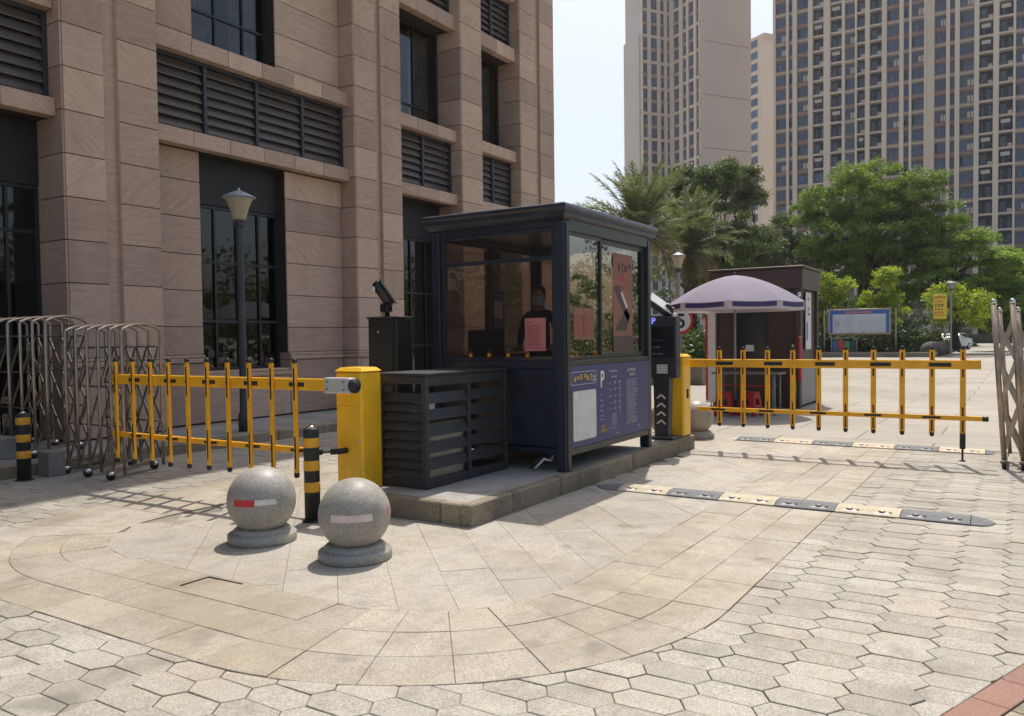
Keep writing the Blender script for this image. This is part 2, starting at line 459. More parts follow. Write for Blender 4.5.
    def mesh(s, name, org=(0, 0, 0)):
        me = bpy.data.meshes.new(name)
        ox, oy, oz = org
        me.from_pydata([(x - ox, y - oy, z - oz) for x, y, z in s.v], [], s.f)
        for mt in s.mats: me.materials.append(M[mt])
        me.polygons.foreach_set('material_index', s.m)
        me.polygons.foreach_set('use_smooth', s.sm)
        me.update()
        return me
    def build(s, name, parent=None, label=None):
        org = tuple(parent['_org']) if parent is not None else (0, 0, 0)
        o = bpy.data.objects.new(name, s.mesh(name, org)); COL.objects.link(o)
        if parent is not None:
            o.parent = parent; o['_org'] = org
        if label: o['label'] = label
        return o

def tag(o, label=None, cat=None, group=None, kind=None):
    for k, v in (('label', label), ('category', cat), ('group', group), ('kind', kind)):
        if v: o[k] = v
    return o

def thing(name, loc, label, cat, group=None):
    o = bpy.data.objects.new(name, None); COL.objects.link(o)
    o.empty_display_size = .1; o.location = loc; o['_org'] = tuple(loc)
    return tag(o, label, cat, group)

def whole(mb, name, loc, label, cat, group=None):
    """a thing that is one mesh"""
    o = bpy.data.objects.new(name, mb.mesh(name, loc)); COL.objects.link(o); o.location = loc
    o['_org'] = tuple(loc)
    return tag(o, label, cat, group)

def place(me, name, loc, parent, rot=None):
    """a piece that shares mesh data; loc in world"""
    o = bpy.data.objects.new(name, me); COL.objects.link(o)
    g = parent['_org']; o.location = (loc[0] - g[0], loc[1] - g[1], loc[2] - g[2]); o.parent = parent
    o['_org'] = (0, 0, 0)
    if rot: o.rotation_euler = rot
    return o

def copy_tree(o, parent=None):
    c = o.copy(); COL.objects.link(c); c.parent = parent
    for ch in list(o.children): copy_tree(ch, c)
    return c

def letters(txt, size, mat, name='lettering'):
    """mesh of a word, in the xy plane, centred on x, base at 0"""
    cu = bpy.data.curves.new('t', 'FONT'); cu.body = txt; cu.size = size; cu.align_x = 'CENTER'
    cu.offset = size * .02; cu.extrude = .001
    ob = bpy.data.objects.new('t', cu); COL.objects.link(ob)
    dg = bpy.context.evaluated_depsgraph_get()
    me = bpy.data.meshes.new_from_object(ob.evaluated_get(dg))
    me.materials.clear(); me.materials.append(M[mat])
    bpy.data.objects.remove(ob); bpy.data.curves.remove(cu)
    return me

def glyphs(mb, o, u, v, n, h, mat, nrm, gap=.18, wf=.9, skip=0., rnd=random):
    """a line of n small stroke characters starting at o, running along u, tall along v, just proud of the sheet"""
    o = Vector(o); u = Vector(u).normalized(); v = Vector(v).normalized(); nn = Vector(nrm).normalized() * .0025
    t = h * .17
    def q(x0, x1, y0, y1):
        a = o + nn
        mb.quad(a + u * x0 + v * y0, a + u * x1 + v * y0, a + u * x1 + v * y1, a + u * x0 + v * y1, mat)
    w = h * wf
    for i in range(n):
        if rnd.random() < skip: continue
        x = i * (w + h * gap)
        for yy in rnd.sample((0., .29, .58, .87), rnd.choice((2, 3))):
            a = rnd.uniform(0, .25) * w
            q(x + a, x + w - a * rnd.random(), yy * h, yy * h + t)
        for xx in rnd.sample((.05, .42, .8), rnd.choice((1, 2))):
            b = rnd.uniform(0, .3) * h
            q(x + xx * w, x + xx * w + t, b, h - rnd.uniform(0, .2) * h)

def rot_thing(name, loc, rz, label, cat, group=None):
    o = thing(name, loc, label, cat, group); o['_org'] = (0, 0, 0); o.rotation_euler = (0, 0, rz)
    return o

# ================================================================== THE SETTING
# ground: one sheet to the horizon
g = MB(); R_ = 1500
g.quad((-R_, -R_, -.02), (R_, -R_, -.02), (R_, R_, -.02), (-R_, R_, -.02), 'ground')
ground = g.build('ground'); tag(ground, kind='structure')
g = MB()                                            # far road slabs start behind the second speed bump
g.quad((-10.1, 12.55, -.004), (40, 12.55, -.004), (40, 58, -.004), (-10.1, 58, -.004), 'ground')
tag(g.build('road'), kind='structure')
g = MB()
g.quad((-10.12, -4, -.012), (3, -4, -.012), (3, 12.55, -.012), (-10.12, 12.55, -.012), 'joint')
tag(g.build('paving_bed'), kind='structure')

XL, XR, YC = -5.6, -3.5, 4.6                         # core of the rounded paving pattern round the island
RINGS = (1.05, 1.385, 1.72, 2.06)
def track(x, y):
    """distance from the pattern's core and the outward direction"""
    if y >= YC:
        if x > XR: return x - XR, (1, 0), (XR, y)
        if x < XL: return XL - x, (-1, 0), (XL, y)
        return 0, (1, 0), (x, y)
    cx = min(max(x, XL), XR); dx, dy = x - cx, y - YC; d = math.hypot(dx, dy)
    return d, (dx / d, dy / d), (cx, YC)

def clip(poly, n, c, keep_out):
    """keep the side of the line n.p = c"""
    out = []
    for i, p in enumerate(poly):
        q = poly[(i + 1) % len(poly)]
        a = (p[0] * n[0] + p[1] * n[1] - c) * (1 if keep_out else -1)
        b = (q[0] * n[0] + q[1] * n[1] - c) * (1 if keep_out else -1)
        if a >= 0: out.append(p)
        if a * b < 0:
            t = a / (a - b); out.append((p[0] + (q[0] - p[0]) * t, p[1] + (q[1] - p[1]) * t))
    return out

def area(poly):
    return .5 * sum(poly[i][0] * poly[(i + 1) % len(poly)][1] - poly[(i + 1) % len(poly)][0] * poly[i][1] for i in range(len(poly)))

def tile_prism(mb, poly, c, z, mat, gap=.004, ch=.003, depth=.05, tilt=0.):
    """paving piece: chamfered top, sides down into the bed"""
    n = len(poly)
    if area(poly) < 0: poly = poly[::-1]
    def inset(d):
        out = []
        for i in range(n):
            p0, p1, p2 = Vector(poly[i - 1]), Vector(poly[i]), Vector(poly[(i + 1) % n])
            e1 = (p1 - p0); e2 = (p2 - p1)
            if e1.length < 1e-6 or e2.length < 1e-6: out.append(p1); continue
            e1.normalize(); e2.normalize()
            n1 = Vector((-e1.y, e1.x)); n2 = Vector((-e2.y, e2.x)); b = n1 + n2
            k = d / max(.35, 1 + n1.dot(n2)); out.append(p1 + b * k)
        return out
    a = inset(gap); b = inset(gap + ch)
    tx, ty = random.uniform(-tilt, tilt), random.uniform(-tilt, tilt)
    zz = lambda p, o: z + o + tx * (p.x - c[0]) + ty * (p.y - c[1])
    vs = [(p.x, p.y, z - depth) for p in a] + [(p.x, p.y, zz(p, -ch * .8)) for p in a] + [(p.x, p.y, zz(p, 0)) for p in b]
    fs = [tuple(range(2 * n, 3 * n))]
    for i in range(n):
        j = (i + 1) % n
        fs += [(i, j, n + j, n + i), (n + i, n + j, 2 * n + j, 2 * n + i)]
    mb.add(vs, fs, mat)

def cam_depth(x, y): return x * sy + y * cy
def in_view(x, y, mrg=.62):
    d = cam_depth(x, y); s = x * cy - y * sy
    return d > (1.5 if mrg < 2 else .2) and abs(s) < d * (512 / FPX) + mrg

# ---- elongated hexagon pavers outside the rounded pattern
A_, T_, H_ = .232, .056, .1775
PX = A_ + T_
RED_P, RED_N = (-.29, 3.75), (.938, -.347)           # red edging line: points right of it are not hexagons
hexes = []
for i in range(-26, 26):
    for j in range(-18, 62):
        x = -3.975 + i * PX; y = 2.12 + j * H_ + (H_ / 2 if i % 2 else 0)
        if not in_view(x, y, 3.2) or y > 12.3 or x < -10.25 or y < -.9 or x > 2.9: continue
        poly = [(x - A_ / 2, y - H_ / 2), (x + A_ / 2, y - H_ / 2), (x + A_ / 2 + T_, y), (x + A_ / 2, y + H_ / 2), (x - A_ / 2, y + H_ / 2), (x - A_ / 2 - T_, y)]
        rj = random.Random(i * 991 + j)
        d, n, c = track(x, y)
        if d < RINGS[3] - .25: continue
        if d < RINGS[3] + .25:
            poly = clip(poly, n, c[0] * n[0] + c[1] * n[1] + RINGS[3], True)
        cr = RED_P[0] * RED_N[0] + RED_P[1] * RED_N[1]
        poly = clip(poly, RED_N, cr, False) if len(poly) > 2 else poly
        poly = clip(poly, (1, 0), -10.12, True) if len(poly) > 2 else poly
        if len(poly) < 3 or abs(area(poly)) < .0012: continue
        hexes.append((cam_depth(x, y) + (0 if in_view(x, y, .05) and cam_depth(x, y) > 3.2 else 100), x, y, poly))
hexes.sort(key=lambda t: t[0])
pav = thing('pavement', (-1, 4, 0), None, None); tag(pav, kind='structure')
rest = MB()
for k, (d, x, y, poly) in enumerate(hexes):
    dz = random.uniform(-.004, .0015); ti = .012
    if k < 298:
        mb = MB(); tile_prism(mb, [(px - x, py - y) for px, py in poly], (0, 0), 0, 'hex', random.uniform(.0018, .004), tilt=ti)
        place(mb.mesh('paver'), 'paver', (x, y, dz), pav)
    else:
        tile_prism(rest, poly, (x, y), dz, 'hex', .0025, .003, tilt=ti)
tag(rest.build('paver_field', pav), kind='stuff')

# ---- border slabs in three rings
brd = thing('paved_border', (-3, 3, 0), None, None); tag(brd, kind='structure')
def ring_slab(pts):
    cx = sum(p[0] for p in pts) / len(pts); c_y = sum(p[1] for p in pts) / len(pts)
    if not any(in_view(px, py, 3.2) for px, py in pts): return
    mb = MB(); tile_prism(mb, [(p[0] - cx, p[1] - c_y) for p in pts], (0, 0), 0, 'ring', .0016, .003, tilt=.003)
    place(mb.mesh('border_slab'), 'border_slab', (cx, c_y, random.uniform(-.002, .002)), brd)
for k in range(3):
    r0, r1 = RINGS[k], RINGS[k + 1]
    for (cx, a0, a1) in ((XR, -90, 0), (XL, -180, -90)):
        nseg = 7
        for i in range(nseg):
            t0 = math.radians(a0 + (a1 - a0) * i / nseg); t1 = math.radians(a0 + (a1 - a0) * (i + 1) / nseg)
            arc = [t0 + (t1 - t0) * q / 4 for q in range(5)]
            ring_slab([(cx + r1 * math.cos(t), YC + r1 * math.sin(t)) for t in arc] + [(cx + r0 * math.cos(t), YC + r0 * math.sin(t)) for t in reversed(arc)])
    x = XR; off = (0, .3, .15)[k]
    cuts = [XL] + [XL + off * .6 + .525 * i for i in range(1, 4)] + [XR]
    for a, b in zip(cuts[:-1], cuts[1:]):
        ring_slab([(a, YC - r1), (b, YC - r1), (b, YC - r0), (a, YC - r0)])
    y = YC
    while y < 12.5:
        ln = .62 if y > YC else .62 - off * .6
        e = min(y + ln, 12.55)
        ring_slab([(XR + r0, y), (XR + r1, y), (XR + r1, e), (XR + r0, e)])
        if y < 11.5: ring_slab([(XL - r1, y), (XL - r0, y), (XL - r0, e), (XL - r1, e)])
        y = e
# ---- diagonal slabs inside the border
inn = thing('lane_paving', (-3.2, 6, 0), None, None); tag(inn, kind='structure')
u_, v_ = Vector((.7071, -.7071)), Vector((.7071, .7071))
SL, SW = .62, .345
cnt = 0
for j in range(-24, 34):
    for i in range(-24, 24):
        o = Vector((-4.2, 6.2)) + u_ * (i * SL + (SL / 2 if j % 2 else 0)) + v_ * (j * SW)
        if not (XL - 1.4 < o.x < XR + 1.4 and 3.2 < o.y < 12.9): continue
        if -5.3 < o.x < -4.2 and 6.0 < o.y < 10.7: continue
        poly = [tuple(o), tuple(o + u_ * SL), tuple(o + u_ * SL + v_ * SW), tuple(o + v_ * SW)]
        c = o + u_ * SL / 2 + v_ * SW / 2
        d, n, cc = track(c.x, c.y)
        if d > RINGS[0] + .48: continue
        if d > .4: poly = clip(poly, n, cc[0] * n[0] + cc[1] * n[1] + RINGS[0], False)
        if len(poly) > 2: poly = clip(poly, (0, 1), 12.55, False)
        if len(poly) < 3 or abs(area(poly)) < .0015 or not any(in_view(*p, 3.2) for p in poly): continue
        mb = MB(); tile_prism(mb, [(p[0] - c.x, p[1] - c.y) for p in poly], (0, 0), 0, 'inner', .0008, .002, tilt=.002)
        place(mb.mesh('lane_slab'), 'lane_slab', (c.x, c.y, random.uniform(-.002, .001)), inn); cnt += 1
# ---- red edging in the right corner with brown tiles beyond
red = thing('red_edging', (-.1, 4.2, 0), None, None); tag(red, kind='structure')
dv = Vector((.347, .938)); nv = Vector((.938, -.347)); p0 = Vector(RED_P)
for i in range(-12, 14):
    a = p0 + dv * (i * .30); poly = [a, a + nv * .16, a + nv * .16 + dv * .30, a + dv * .30]
    c = a + nv * .08 + dv * .15
    mb = MB(); tile_prism(mb, [(q.x - c.x, q.y - c.y) for q in poly], (0, 0), 0, 'redtile', .003, tilt=.004)
    place(mb.mesh('edging_brick'), 'edging_brick', (c.x, c.y, random.uniform(-.002, .002)), red)
    for j in range(6):
        a2 = a + nv * (.16 + .3 * j); c = a2 + nv * .15 + dv * .15
        poly = [a2, a2 + nv * .3, a2 + nv * .3 + dv * .3, a2 + dv * .3]
        mb = MB(); tile_prism(mb, [(q.x - c.x, q.y - c.y) for q in poly], (0, 0), 0, 'kerbstone', .004, tilt=.004)
        place(mb.mesh('edging_tile'), 'edging_tile', (c.x, c.y, -.003), red)
# open joint between two slabs by the stone balls
mb = MB(); mb.bar((-4.66, 3.29, .0035), (-4.66, 3.505, .0035), .011, .004, 'black'); mb.bar((-4.665, 3.51, .0035), (-4.33, 3.515, .0035), .013, .004, 'black'); mb.build('open_joint', brd)
# ---- sidewalk along the building
sw = thing('sidewalk', (-11, 6, 0), None, None); tag(sw, kind='structure')
y = -3.0
while y < 21:
    mb = MB(); mb.box(-.12, .12, .003, .995, -.05, .15, 'kerbstone', .012); place(mb.mesh('kerb_stone'), 'kerb_stone', (-10.24, y, random.uniform(-.003, .003)), sw)
    for j, x0 in enumerate((-11.02, -11.7, -12.38)):
        for h in (0, .5):
            mb = MB(); mb.box(.003, .647 if j == 0 else .677, .003, .497, -.05, .148, 'sidewalk', .004)
            place(mb.mesh('sidewalk_slab'), 'sidewalk_slab', (x0, y + h, random.uniform(-.002, .001)), sw)
    y += 1.0
mb = MB(); mb.box(-12.4, -10.36, -3, 21, -.02, .135, 'joint'); mb.build('sidewalk_bed', sw)
# ---- traffic island
isl = thing('traffic_island', (-4.7, 8, 0), None, None); tag(isl, kind='structure')
IX0, IX1, IY0, IY1, IZ = -5.5, -3.92, 5.55, 11.04, .19
mb = MB(); mb.box(IX0 + .1, IX1 - .1, IY0 + .1, IY1 - .1, -.02, IZ - .004, 'islandtop'); mb.build('island_top', isl)
ys = [IY0, 6.22, 7.12, 7.98, 8.9, 9.75, 10.42, IY1]
for a, b in zip(ys[:-1], ys[1:]):
    for x in (IX1 - .12, IX0):
        mb = MB(); mb.box(0, .12, .002, b - a - .003, -.02, IZ, 'kerbstone', .012)
        place(mb.mesh('kerb_stone'), 'kerb_stone', (x + random.uniform(-.003, .003), a, random.uniform(-.004, .003)), isl)
xs = [IX0 + .12, -4.9, -4.25, IX1 - .12]
for a, b in zip(xs[:-1], xs[1:]):
    for y in (IY0, IY1 - .12):
        mb = MB(); mb.box(.002, b - a - .003, 0, .12, -.02, IZ, 'kerbstone', .012)
        place(mb.mesh('kerb_stone'), 'kerb_stone', (a, y + random.uniform(-.003, .003), random.uniform(-.004, .003)), isl)

# ---- planting bed beyond the road
bed = MB()
bed.box(-70, -4.6, 57.6, 57.85, -.02, .32, 'kerbstone', .03)
bed.box(-70, -4.65, 57.85, 105, -.02, .26, 'soil')
tag(bed.build('planting_terrain'), kind='structure')
bed2 = MB(); bed2.box(2.2, 60, 62, 62.3, -.02, .3, 'kerbstone', .03); bed2.box(2.3, 60, 62.3, 120, -.02, .26, 'soil')
bed2.box(-60, 60, 125, 126, -.02, 1.2, 'soil')
tag(bed2.build('planting_terrain'), kind='structure')

# ================================================================== STONE BUILDING
bld = thing('stone_building', (-12.2, 6, 0), 'brown sandstone clad building with pillars, ledges, louvres and dark windows beside the gates', 'building')
XF, XW, XG = -11.70, -12.10, -12.42          # pillar front, wall face, deep glass
ROW0, ROWH = .60, .6233
ZTOP = 20.6
mb = MB(); mb.box(-26, -12.9, -9, 21.0, 0, ZTOP, 'stonejoint'); mb.box(-12.9, -12.2, -9, 21.0, 12.2, ZTOP, 'stoneC')
mb.box(-12.2, -11.75, -9, 21.0, 13.4, ZTOP, 'stoneC')  # unseen upper storeys, filled forward so the building's shadow reaches the paving
mb.build('core', bld)
_pan = {}
def panel(kind, w, h, mat, t=.03, facing='x'):
    key = (round(w, 3), round(h, 3), mat, facing, round(t, 3))
    if key not in _pan:
        b = MB()
        if facing == 'x': b.box(-t, 0, .006, w - .006, .006, h - .006, mat, .006)
        else: b.box(.006, w - .006, 0, t, .006, h - .006, mat, .006)
        _pan[key] = b.mesh(kind)
    return _pan[key]
def stone(): return random.choice(('stoneA', 'stoneB', 'stoneC', 'stoneC'))
def face_x(par, x, y0, y1, z0, z1, rows=True, cols=1):
    """panels on a face looking to +x between z0, z1, following the building's course lines"""
    zs = [z0]
    k = math.ceil((z0 - ROW0 + .05) / ROWH)
    while ROW0 + k * ROWH < z1 - .05:
        zs.append(ROW0 + k * ROWH); k += 1
    zs.append(z1)
    w = (y1 - y0) / cols
    for a, b in zip(zs[:-1], zs[1:]):
        for c in range(cols):
            place(panel('stone_panel', w, b - a, stone()), 'stone_panel', (x + random.uniform(-.002, .002), y0 + c * w, a), par)
def face_y(par, y, x0, x1, z0, z1):
    zs = [z0]; k = math.ceil((z0 - ROW0 + .05) / ROWH)
    while ROW0 + k * ROWH < z1 - .05:
        zs.append(ROW0 + k * ROWH); k += 1
    zs.append(z1)
    for a, b in zip(zs[:-1], zs[1:]):
        place(panel('stone_panel', x1 - x0, b - a, 'stoneC', .03, 'y'), 'stone_panel', (x0, y + random.uniform(-.001, .001), a), par)

def pillar(y0, y1, groove, zvis, deep=XG):
    b = MB()
    e = .028
    if groove:
        b.box(-12.9, XF - e, y0 + e, groove[0], 0, ZTOP, 'stonejoint'); b.box(-12.9, XF - e, groove[1], y1 - .002, 0, ZTOP, 'stonejoint')
        b.box(-12.9, XF - .06, groove[0] + .005, groove[1] - .005, 0, ZTOP, 'stoneC')
        b.box(-12.9, XF - .10, groove[0], groove[1], 0, ZTOP, 'stonejoint')
        b.box(XF - .10, XF - .004, groove[1] - .006, groove[1] + .001, 0, ZTOP, 'stoneC')
    else:
        b.box(-12.9, XF - e, y0 + e, y1 - .002, 0, ZTOP, 'stonejoint')
    p = b.build('pillar', bld)
    segs = [(y0 + e, groove[0]), (groove[1], y1)] if groove else [(y0 + e, y1)]
    for a, c in segs: face_x(p, XF, a, c, 1.36, zvis)
    face_y(p, y0, deep, XF - .002, 1.36, zvis)
    for a, c in segs:                                # plinth and moulding
        place(panel('plinth_panel', c - a, 1.05, 'stoneC', .09), 'plinth_panel', (XF + .05, a, .17), p)
    place(panel('plinth_panel', XF - deep, 1.05, 'stoneC', .09, 'y'), 'plinth_panel', (deep + .04, y0 - .05, .17), p)
    q = MB(); q.box(XG, XF + .09, y0 - .09, y1 + .03, 1.222, 1.30, 'stoneC', .015); q.box(XG, XF + .05, y0 - .05, y1 + .02, 1.302, 1.358, 'stoneC', .015)
    q.build('moulding', p)
    return p
pillar(6.54, 8.09, (7.19, 7.41), 9.0)
pillar(12.59, 14.10, (13.27, 13.43), 11.0)
pillar(16.38, 17.30, None, 12.2)
pillar(19.15, 21.06, (20.02, 20.24), 12.2)
pillar(.4, 2.0, (1.05, 1.27), 5.0)

def ledge(y0, y1, z0, z1):
    b = MB(); b.box(-12.9, -11.875, y0, y1, z0 + .004, z1 - .004, 'stonejoint'); l = b.build('ledge', bld)
    n = max(1, round((y1 - y0) / .78)); w = (y1 - y0) / n
    for i in range(n):
        b = MB(); b.box(-.22, 0, .004, w - .004, 0, z1 - z0, stone(), .008)
        place(b.mesh('ledge_stone'), 'ledge_stone', (-11.84 + random.uniform(-.002, .002), y0 + i * w, z0), l)
def louvre_bank(y0, y1, z0, z1, mull):
    fr = MB()
    fr.box(-12.14, -12.02, y0, y0 + .07, z0, z1, 'louvreframe'); fr.box(-12.14, -12.02, y1 - .07, y1, z0, z1, 'louvreframe')
    fr.box(-12.142, -12.022, y0 + .07, y1 - .07, z1 - .06, z1, 'louvreframe'); fr.box(-12.142, -12.022, y0 + .07, y1 - .07, z0, z0 + .05, 'louvreframe')
    nb = max(1, round((y1 - y0) / mull)); w = (y1 - y0) / nb
    for i in range(1, nb): fr.box(-12.13, -12.005, y0 + i * w - .03, y0 + i * w + .03, z0 + .05, z1 - .06, 'louvreframe')
    fr.box(-12.9, -12.4, y0, y1, z0, z1, 'darkint')
    lv = fr.build('louvre_bank', bld)
    ns = int((z1 - z0 - .1) / .158)
    for i in range(nb):
        b = MB(); L_ = w - .09
        b.add([(-.05, 0, .15), (-.05, L_, .15), (.03, L_, -.005), (.03, 0, -.005), (-.05, 0, .165), (-.05, L_, .165), (.034, L_, .016), (.034, 0, .016)],
              [(0, 1, 2, 3), (7, 6, 5, 4), (0, 3, 7, 4), (1, 5, 6, 2), (3, 2, 6, 7), (0, 4, 5, 1)], 'louvre')
        me = b.mesh('slat')
        for k in range(ns):
            place(me, 'slat', (-12.07, y0 + i * w + .045, z0 + .07 + k * (z1 - z0 - .12) / ns), lv)
def window(x, y0, y1, z0, z1, vs, hs, par=None, fw=.05, curtain=True):
    fr = MB()
    fr.box(x - .05, x + .03, y0, y0 + fw, z0, z1, 'winframe'); fr.box(x - .05, x + .03, y1 - fw, y1, z0, z1, 'winframe')
    fr.box(x - .048, x + .028, y0 + fw, y1 - fw, z1 - fw, z1, 'winframe'); fr.box(x - .048, x + .028, y0 + fw, y1 - fw, z0, z0 + fw, 'winframe')
    for t in vs: fr.box(x - .046, x + .026, y0 + (y1 - y0) * t - fw * .4, y0 + (y1 - y0) * t + fw * .4, z0 + fw, z1 - fw, 'winframe')
    for t in hs: fr.box(x - .044, x + .022, y0 + fw, y1 - fw, z0 + (z1 - z0) * t - fw * .45, z0 + (z1 - z0) * t + fw * .45, 'winframe')
    w = fr.build('window', bld)
    vv = [0] + list(vs) + [1]; hh = [0] + list(hs) + [1]
    for a, b in zip(vv[:-1], vv[1:]):
        for c, d in zip(hh[:-1], hh[1:]):
            q = MB(); ya, yb = y0 + (y1 - y0) * a + .01, y0 + (y1 - y0) * b - .01; za, zb = z0 + (z1 - z0) * c + .01, z0 + (z1 - z0) * d - .01
            tw = random.uniform(-.004, .004)
            q.quad((x - .01 + tw, ya, za), (x - .01, yb, za), (x - .01 - tw, yb, zb), (x - .01, ya, zb), 'bglass'); q.build('pane', w)
    back = MB(); back.box(x - .5, x - .47, y0, y1, z0, z1, 'darkint'); back.build('dark_room', w)
    if curtain:
        cu = MB(); n = 26
        for side in (0, 1):
            ya = y0 + (.08 if side == 0 else (y1 - y0) * .62); yb = y0 + ((y1 - y0) * .45 if side == 0 else (y1 - y0) - .08)
            vs_ = []; fs_ = []
            for i in range(n + 1):
                yy = ya + (yb - ya) * i / n; xx = x - .2 + .035 * math.sin(i * 1.9) + random.uniform(-.01, .01)
                vs_ += [(xx, yy, z0 + .03), (xx, yy, z1 - .03)]
            for i in range(n): fs_.append((2 * i, 2 * i + 2, 2 * i + 3, 2 * i + 1))
            cu.add(vs_, fs_, 'curtain', True)
        cu.build('curtain', w)
    return w
LB = ((4.87, 5.13), (6.40, 6.68), (9.12, 9.47), (10.72, 11.0))
for (y0, y1, mull) in ((2.0, 6.54, 1.1), (8.09, 12.59, 1.12), (14.10, 16.38, 1.14), (17.30, 19.15, .93)):
    for a, b in LB: ledge(y0 + .003, y1 - .003, a, b)
    louvre_bank(y0 + .004, y1 - .004, LB[0][1], LB[1][0], mull)
    louvre_bank(y0 + .004, y1 - .004, LB[2][1], LB[3][0], mull)
def wall_piece(y0, y1, z0, z1, cols=1):
    b = MB(); b.box(-12.9, XW - .028, y0, y1, z0, z1, 'stonejoint'); w = b.build('wall', bld)
    face_x(w, XW, y0, y1, z0, z1, cols=cols)
    return w
def fascia(y0, y1, z0, z1, x=-12.3):
    b = MB(); b.box(x - .1, x, y0, y1, z0, z1, 'darkpanel', .01); b.build('fascia_panel', bld)
def plinth_wall(y0, y1, top=1.222):
    n = max(1, round((y1 - y0) / 1.1)); w = (y1 - y0) / n
    for i in range(n): place(panel('plinth_panel', w, top - .172, 'stoneC', .6), 'plinth_panel', (XW + .05, y0 + i * w, .17), bld)
    q = MB(); q.box(XG, XW + .09, y0 + .002, y1 - .002, top, top + .078, 'stoneC', .015); q.box(XG, XW + .05, y0 + .003, y1 - .003, top + .08, top + .136, 'stoneC', .015); q.build('moulding', bld)
# bay 1 (between the two wide pillars)
wall_piece(8.092, 9.13, 1.36, 4.865, 1); wall_piece(11.05, 12.588, 1.36, 4.865, 1)
for yy in (9.13,):
    pass
face_y(bld, 11.052, XG, XW - .03, 1.36, 4.865)
plinth_wall(8.18, 9.13); plinth_wall(11.05, 12.5); plinth_wall(9.132, 11.048, .93)
fascia(9.134, 11.046, 4.02, 4.862)
window(-12.36, 9.134, 11.046, 1.07, 4.018, (.24, .5, .76), (.30, .66), curtain=False)
wall_piece(8.092, 9.05, 6.683, 9.115); wall_piece(10.88, 12.588, 6.683, 9.115, 1)
face_y(bld, 10.882, XG, XW - .03, 6.683, 9.115)
window(-12.36, 9.052, 10.878, 6.685, 9.115, (.36, .7), (.3,))
# bay 0
fascia(2.005, 6.535, 3.92, 4.862, -12.36)
window(-12.42, 2.005, 6.535, .16, 3.918, (.22, .45, .68, .9), (.36, .82), curtain=False)
window(-12.42, 2.005, 6.535, 6.685, 9.115, (.25, .5, .75), (.3,))
# bays 2 and 3
fascia(14.105, 16.375, 4.0, 4.862, -12.4); window(-12.46, 14.105, 16.375, .16, 3.998, (.25, .5, .75), (.33, .66), curtain=False)
window(-12.46, 14.105, 16.375, 6.685, 9.115, (.6,), (.2,))
fascia(17.305, 19.145, 4.0, 4.862, -12.4); window(-12.46, 17.305, 19.145, .16, 3.998, (.33, .66), (.33, .66), curtain=False)
window(-12.46, 17.305, 19.145, 6.685, 9.115, (.5,), (.2,))
for (y0, y1) in ((14.105, 16.375), (17.305, 19.145)): window(-12.46, y0, y1, 11.0, 13.2, (.5,), (.2,))
# pale sheets added to stand in for bright reflections in the ground floor glass
for (yy, zz, w, h) in ((4.6, 2.9, .35, .9), (5.7, 2.2, .3, 1.3)):
    q = MB(); q.box(-12.72, -12.71, yy, yy + w, zz, zz + h, 'kioskgrey'); q.build('reflection_strip', bld)

# ================================================================== GUARD BOOTH
BX0, BX1, BY0, BY1 = -5.71, -4.0, 7.38, 9.66
booth = thing('guard_booth', (-4.86, 8.5, IZ), 'dark navy guard booth with tinted windows and overhanging roof on the kerbed island', 'booth')
P_ = .10
for (x, y) in ((BX0, BY0), (BX1 - P_ - .02, BY0), (BX0, BY1 - P_), (BX1 - P_ - .02, BY1 - P_)):
    b = MB(); b.box(x, x + P_ + (.02 if x > -5 else 0), y, y + P_, IZ, 2.80, 'navy', .008); b.build('corner_post', booth)
b = MB()                                             # side posts read olive grey on the lane face
b.box(BX1 - .002, BX1 + .012, BY0 + .03, BY0 + .10, IZ, 2.78, 'navyframe', .004); b.build('post_trim', booth)
b = MB(); b.box(BX1 - .002, BX1 + .012, BY1 - .10, BY1 - .02, IZ, 2.78, 'navyframe', .004); b.build('post_trim', booth)
b = MB(); b.box(BX0 + .02, BX1 - .02, BY0 + .02, BY1 - .02, .40, .44, 'charcoal'); b.build('floor_plate', booth)
# lower wall panels
for (x0, x1, y0, y1) in ((BX0 + .10, BX1 - .12, BY0 + .02, BY0 + .05), (BX0 + .10, BX1 - .12, BY1 - .05, BY1 - .02), (BX0 + .02, BX0 + .05, BY0 + .10, BY1 - .10), (BX1 - .05, BX1 - .02, BY0 + .10, BY1 - .10)):
    b = MB(); b.box(x0, x1, y0, y1, .42, 1.26, 'navy', .006); b.build('wall_panel', booth)
b = MB(); b.box(BX0 + .1, BX1 - .12, BY0 + .008, BY0 + .07, 1.26, 1.34, 'navy', .008); b.box(BX0 + .1, BX1 - .12, BY1 - .07, BY1 - .008, 1.26, 1.34, 'navy', .008)
b.box(BX1 - .08, BX1 + .004, BY0 + .1, BY1 - .1, 1.285, 1.345, 'navyframe', .006); b.box(BX0, BX0 + .08, BY0 + .1, BY1 - .1, 1.285, 1.345, 'navy', .006)
b.build('window_sill', booth)
b = MB(); b.box(BX1 - .07, BX1 + .006, BY0 + .1, BY1 - .1, .35, .425, 'navyframe', .006); b.box(BX0 + .1, BX1 - .12, BY0 + .01, BY0 + .07, .36, .42, 'navy', .006); b.build('bottom_rail', booth)
# head beam
b = MB(); b.box(BX0 + .1, BX1 - .12, BY0 + .006, BY0 + .07, 2.74, 2.85, 'navy', .006); b.box(BX0 + .1, BX1 - .12, BY1 - .07, BY1 - .006, 2.74, 2.85, 'navy', .006)
b.box(BX1 - .09, BX1 + .004, BY0 + .1, BY1 - .1, 2.70, 2.85, 'navyframe', .008); b.box(BX0, BX0 + .09, BY0 + .1, BY1 - .1, 2.74, 2.85, 'navy', .006)
b.build('head_beam', booth)
